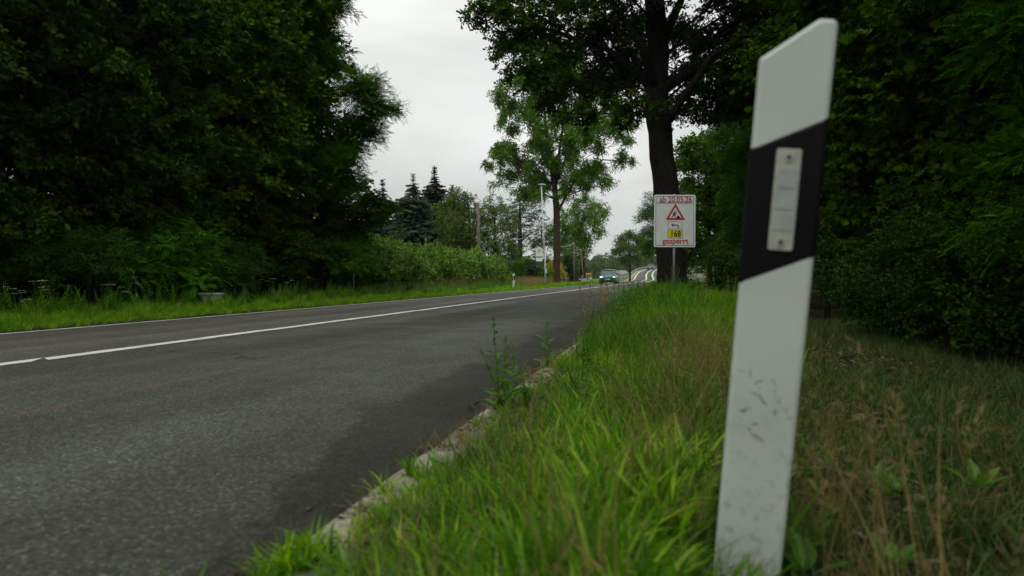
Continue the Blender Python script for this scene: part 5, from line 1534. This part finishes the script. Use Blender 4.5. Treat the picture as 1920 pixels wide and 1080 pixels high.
# ------------------------------------------------------------------ cars
def car(loc, rz, paint, label, lit=False, detail=True):
    root = empty('parked_car' if False else 'car', loc, (0, 0, rz), label, 'car')
    # sections along the length (y from the front, negative) : y, half width, bottom, belt height, top height, half width at top
    secs = [(-2.18, 0.62, 0.36, 0.62, 0.66, 0.55), (-2.12, 0.80, 0.27, 0.74, 0.80, 0.70), (-1.85, 0.90, 0.22, 0.86, 0.95, 0.78), (-1.2, 0.925, 0.22, 0.97, 1.03, 0.80), (-0.85, 0.925, 0.22, 0.99, 1.06, 0.80),
            (0.2, 0.93, 0.20, 1.0, 1.07, 0.80), (1.3, 0.925, 0.22, 1.02, 1.09, 0.80), (1.95, 0.90, 0.26, 1.03, 1.1, 0.78), (2.18, 0.80, 0.34, 1.0, 1.06, 0.70), (2.24, 0.68, 0.42, 0.9, 0.95, 0.6)]
    v, f = [], []
    for y, hw, zb, zl, zt, tw in secs:
        v += [(-hw*0.9, y, zb), (-hw, y, zb+0.15), (-hw*1.0, y, (zb+zl)/2+0.05), (-hw*0.985, y, zl), (-tw*0.93, y, zt), (0, y, zt+0.025), (tw*0.93, y, zt), (hw*0.985, y, zl), (hw, y, (zb+zl)/2+0.05), (hw, y, zb+0.15), (hw*0.9, y, zb)]
    m = 11
    for i in range(len(secs)-1):
        for j in range(m):
            a = i*m+j; b = i*m+(j+1) % m; f.append((a, b, b+m, a+m))
    f.append(tuple(range(m))[::-1]); f.append(tuple((len(secs)-1)*m + j for j in range(m)))
    body = mesh_obj('body', v, f, paint, root, smooth=True)
    bm = bmesh.new(); bm.from_mesh(body.data); bmesh.ops.recalc_face_normals(bm, faces=bm.faces); bm.to_mesh(body.data); bm.free(); body.data.shade_smooth()
    # cabin: glass house with a painted roof and pillars
    cab = [(-0.98, 0.78, 1.03), (-0.25, 0.66, 1.50), (0.2, 0.66, 1.57), (1.2, 0.64, 1.55), (1.75, 0.62, 1.45), (2.1, 0.70, 1.06)]
    gv, gf = [], []
    gl = [(-1.0, 0.80, 1.04, -0.30, 0.665, 1.50), (-0.4, 0.82, 1.05, -0.2, 0.665, 1.52), (0.35, 0.83, 1.05, 0.35, 0.665, 1.54), (1.3, 0.82, 1.07, 1.25, 0.65, 1.53), (2.12, 0.76, 1.06, 1.8, 0.62, 1.44)]
    for yb, wb, zb, yt, wt, zt in gl: gv += [(-wb, yb, zb), (-wt, yt, zt), (wt, yt, zt), (wb, yb, zb)]
    for i in range(len(gl)-1):
        for j in range(3): a = i*4+j; gf.append((a, a+1, a+5, a+4))
    gf += [(0, 3, 2, 1), (16, 17, 18, 19)]
    mesh_obj('window_glass', gv, gf, M['car_glass'], root)
    rp = MB(); rp.prism([(0, 0)], 0, 0) if False else None
    rv_, rf_ = [], []
    for y, wt, z in ((-0.36, 0.64, 1.505), (-0.15, 0.675, 1.545), (0.4, 0.69, 1.575), (1.2, 0.68, 1.565), (1.78, 0.64, 1.48), (1.95, 0.60, 1.44)):
        rv_ += [(-wt, y, z-0.03), (-wt*0.9, y, z+0.02), (0, y, z+0.045), (wt*0.9, y, z+0.02), (wt, y, z-0.03)]
    for i in range(5):
        for j in range(4): a = i*5+j; rf_.append((a, a+1, a+6, a+5))
    mesh_obj('roof', rv_, rf_, paint, root, smooth=True)
    for sx in (-1, 1):
        MB().tube([(sx*0.82, -1.02, 1.03), (sx*0.675, -0.33, 1.52)], 0.035, 6).build('pillar', paint, root, smooth=True)
        MB().tube([(sx*0.835, 0.38, 1.03), (sx*0.68, 0.38, 1.54)], 0.03, 6).build('pillar', M['rubber'], root)
    MB().tube([(-0.70, -1.03, 1.055), (0.2, -0.86, 1.09)], 0.01, 5).build('wiper', M['rubber'], root)
    for sx in (-1, 1):
        MB().prism([(sx*0.90, 1.02), (sx*1.08, 1.0), (sx*1.10, 1.12), (sx*1.0, 1.16), (sx*0.92, 1.12)], -0.78, -0.66).build('wing_mirror', M['rubber'], root, bevel=0.02)
        hl_ = MB().prism([(sx*0.42, 0.69), (sx*0.80, 0.70), (sx*0.83, 0.79), (sx*0.62, 0.80), (sx*0.44, 0.745)], -2.145, -1.98)
        hl_.build('headlight', M['headlight'] if lit else M['plate_white'], root)
        MB().box(sx*0.72-0.12, sx*0.72+0.12, 2.17, 2.235, 0.82, 0.95).build('tail_light', M['red_paint'], root)
    MB().prism([(-0.36, 0.58), (0.36, 0.58), (0.40, 0.70), (-0.40, 0.70)], -2.195, -2.1).build('grille', M['rubber'], root)
    MB().prism([(-0.66, 0.34), (0.66, 0.34), (0.60, 0.50), (-0.60, 0.50)], -2.19, -2.08).build('lower_intake', M['rubber'], root)
    MB().box(-0.26, 0.26, -2.21, -2.192, 0.46, 0.57).build('number_plate', M['plate_white'], root)
    for y in (-1.35, 1.35):
        for sx in (-1, 1):
            wl_ = empty('wheel', (sx*0.83, y, 0.34)); wl_.parent = root
            MB().tube([(-0.11, 0, 0), (-0.09, 0, 0), (0.09, 0, 0), (0.11, 0, 0)], [0.30, 0.34, 0.34, 0.30], 20).build('tyre', M['rubber'], wl_, smooth=False)
            MB().tube([(sx*0.10, 0, 0), (sx*0.125, 0, 0)], [0.21, 0.19], 14).build('rim', M['rim'], wl_)
    return root
cp = at(1142, 533, 83)
car((cp.x, 83, -0.06), R(-11.8), M['teal_paint'], 'teal car with lit headlights driving towards us in the left lane', lit=True)
p = SU(262, 1.2); d = SU(263, 1.2) - p
car((p.x, p.y, p.z), math.atan2(-d.x, d.y)+math.pi, M['red_paint'], 'dark red car far away on the crest of the bridge road')
p = SU(222, -5.0); car((p.x, p.y, p.z), math.atan2(-d.x, d.y), M['navy_paint'], 'tiny dark blue car climbing the left lane of the bridge road')

# ------------------------------------------------------------------ haze
HAZE = 0.00014
if HAZE:
    hz = MB().box(-260, 320, -12, 620, -1.16, 19.5).build('haze', None)
    t = NT('haze'); pv = t.n('ShaderNodeVolumePrincipled')
    pv.inputs['Color'].default_value = (0.80, 0.86, 0.88, 1); pv.inputs['Density'].default_value = HAZE; pv.inputs['Anisotropy'].default_value = 0.2
    t.l(pv.outputs[0], t.out.inputs['Volume'])
    hz.data.materials.append(t.m); tag(hz, 'thin pale haze in the air over the road', 'haze', kind='stuff')
    cy.volume_step_rate = 4; cy.volume_max_steps = 64
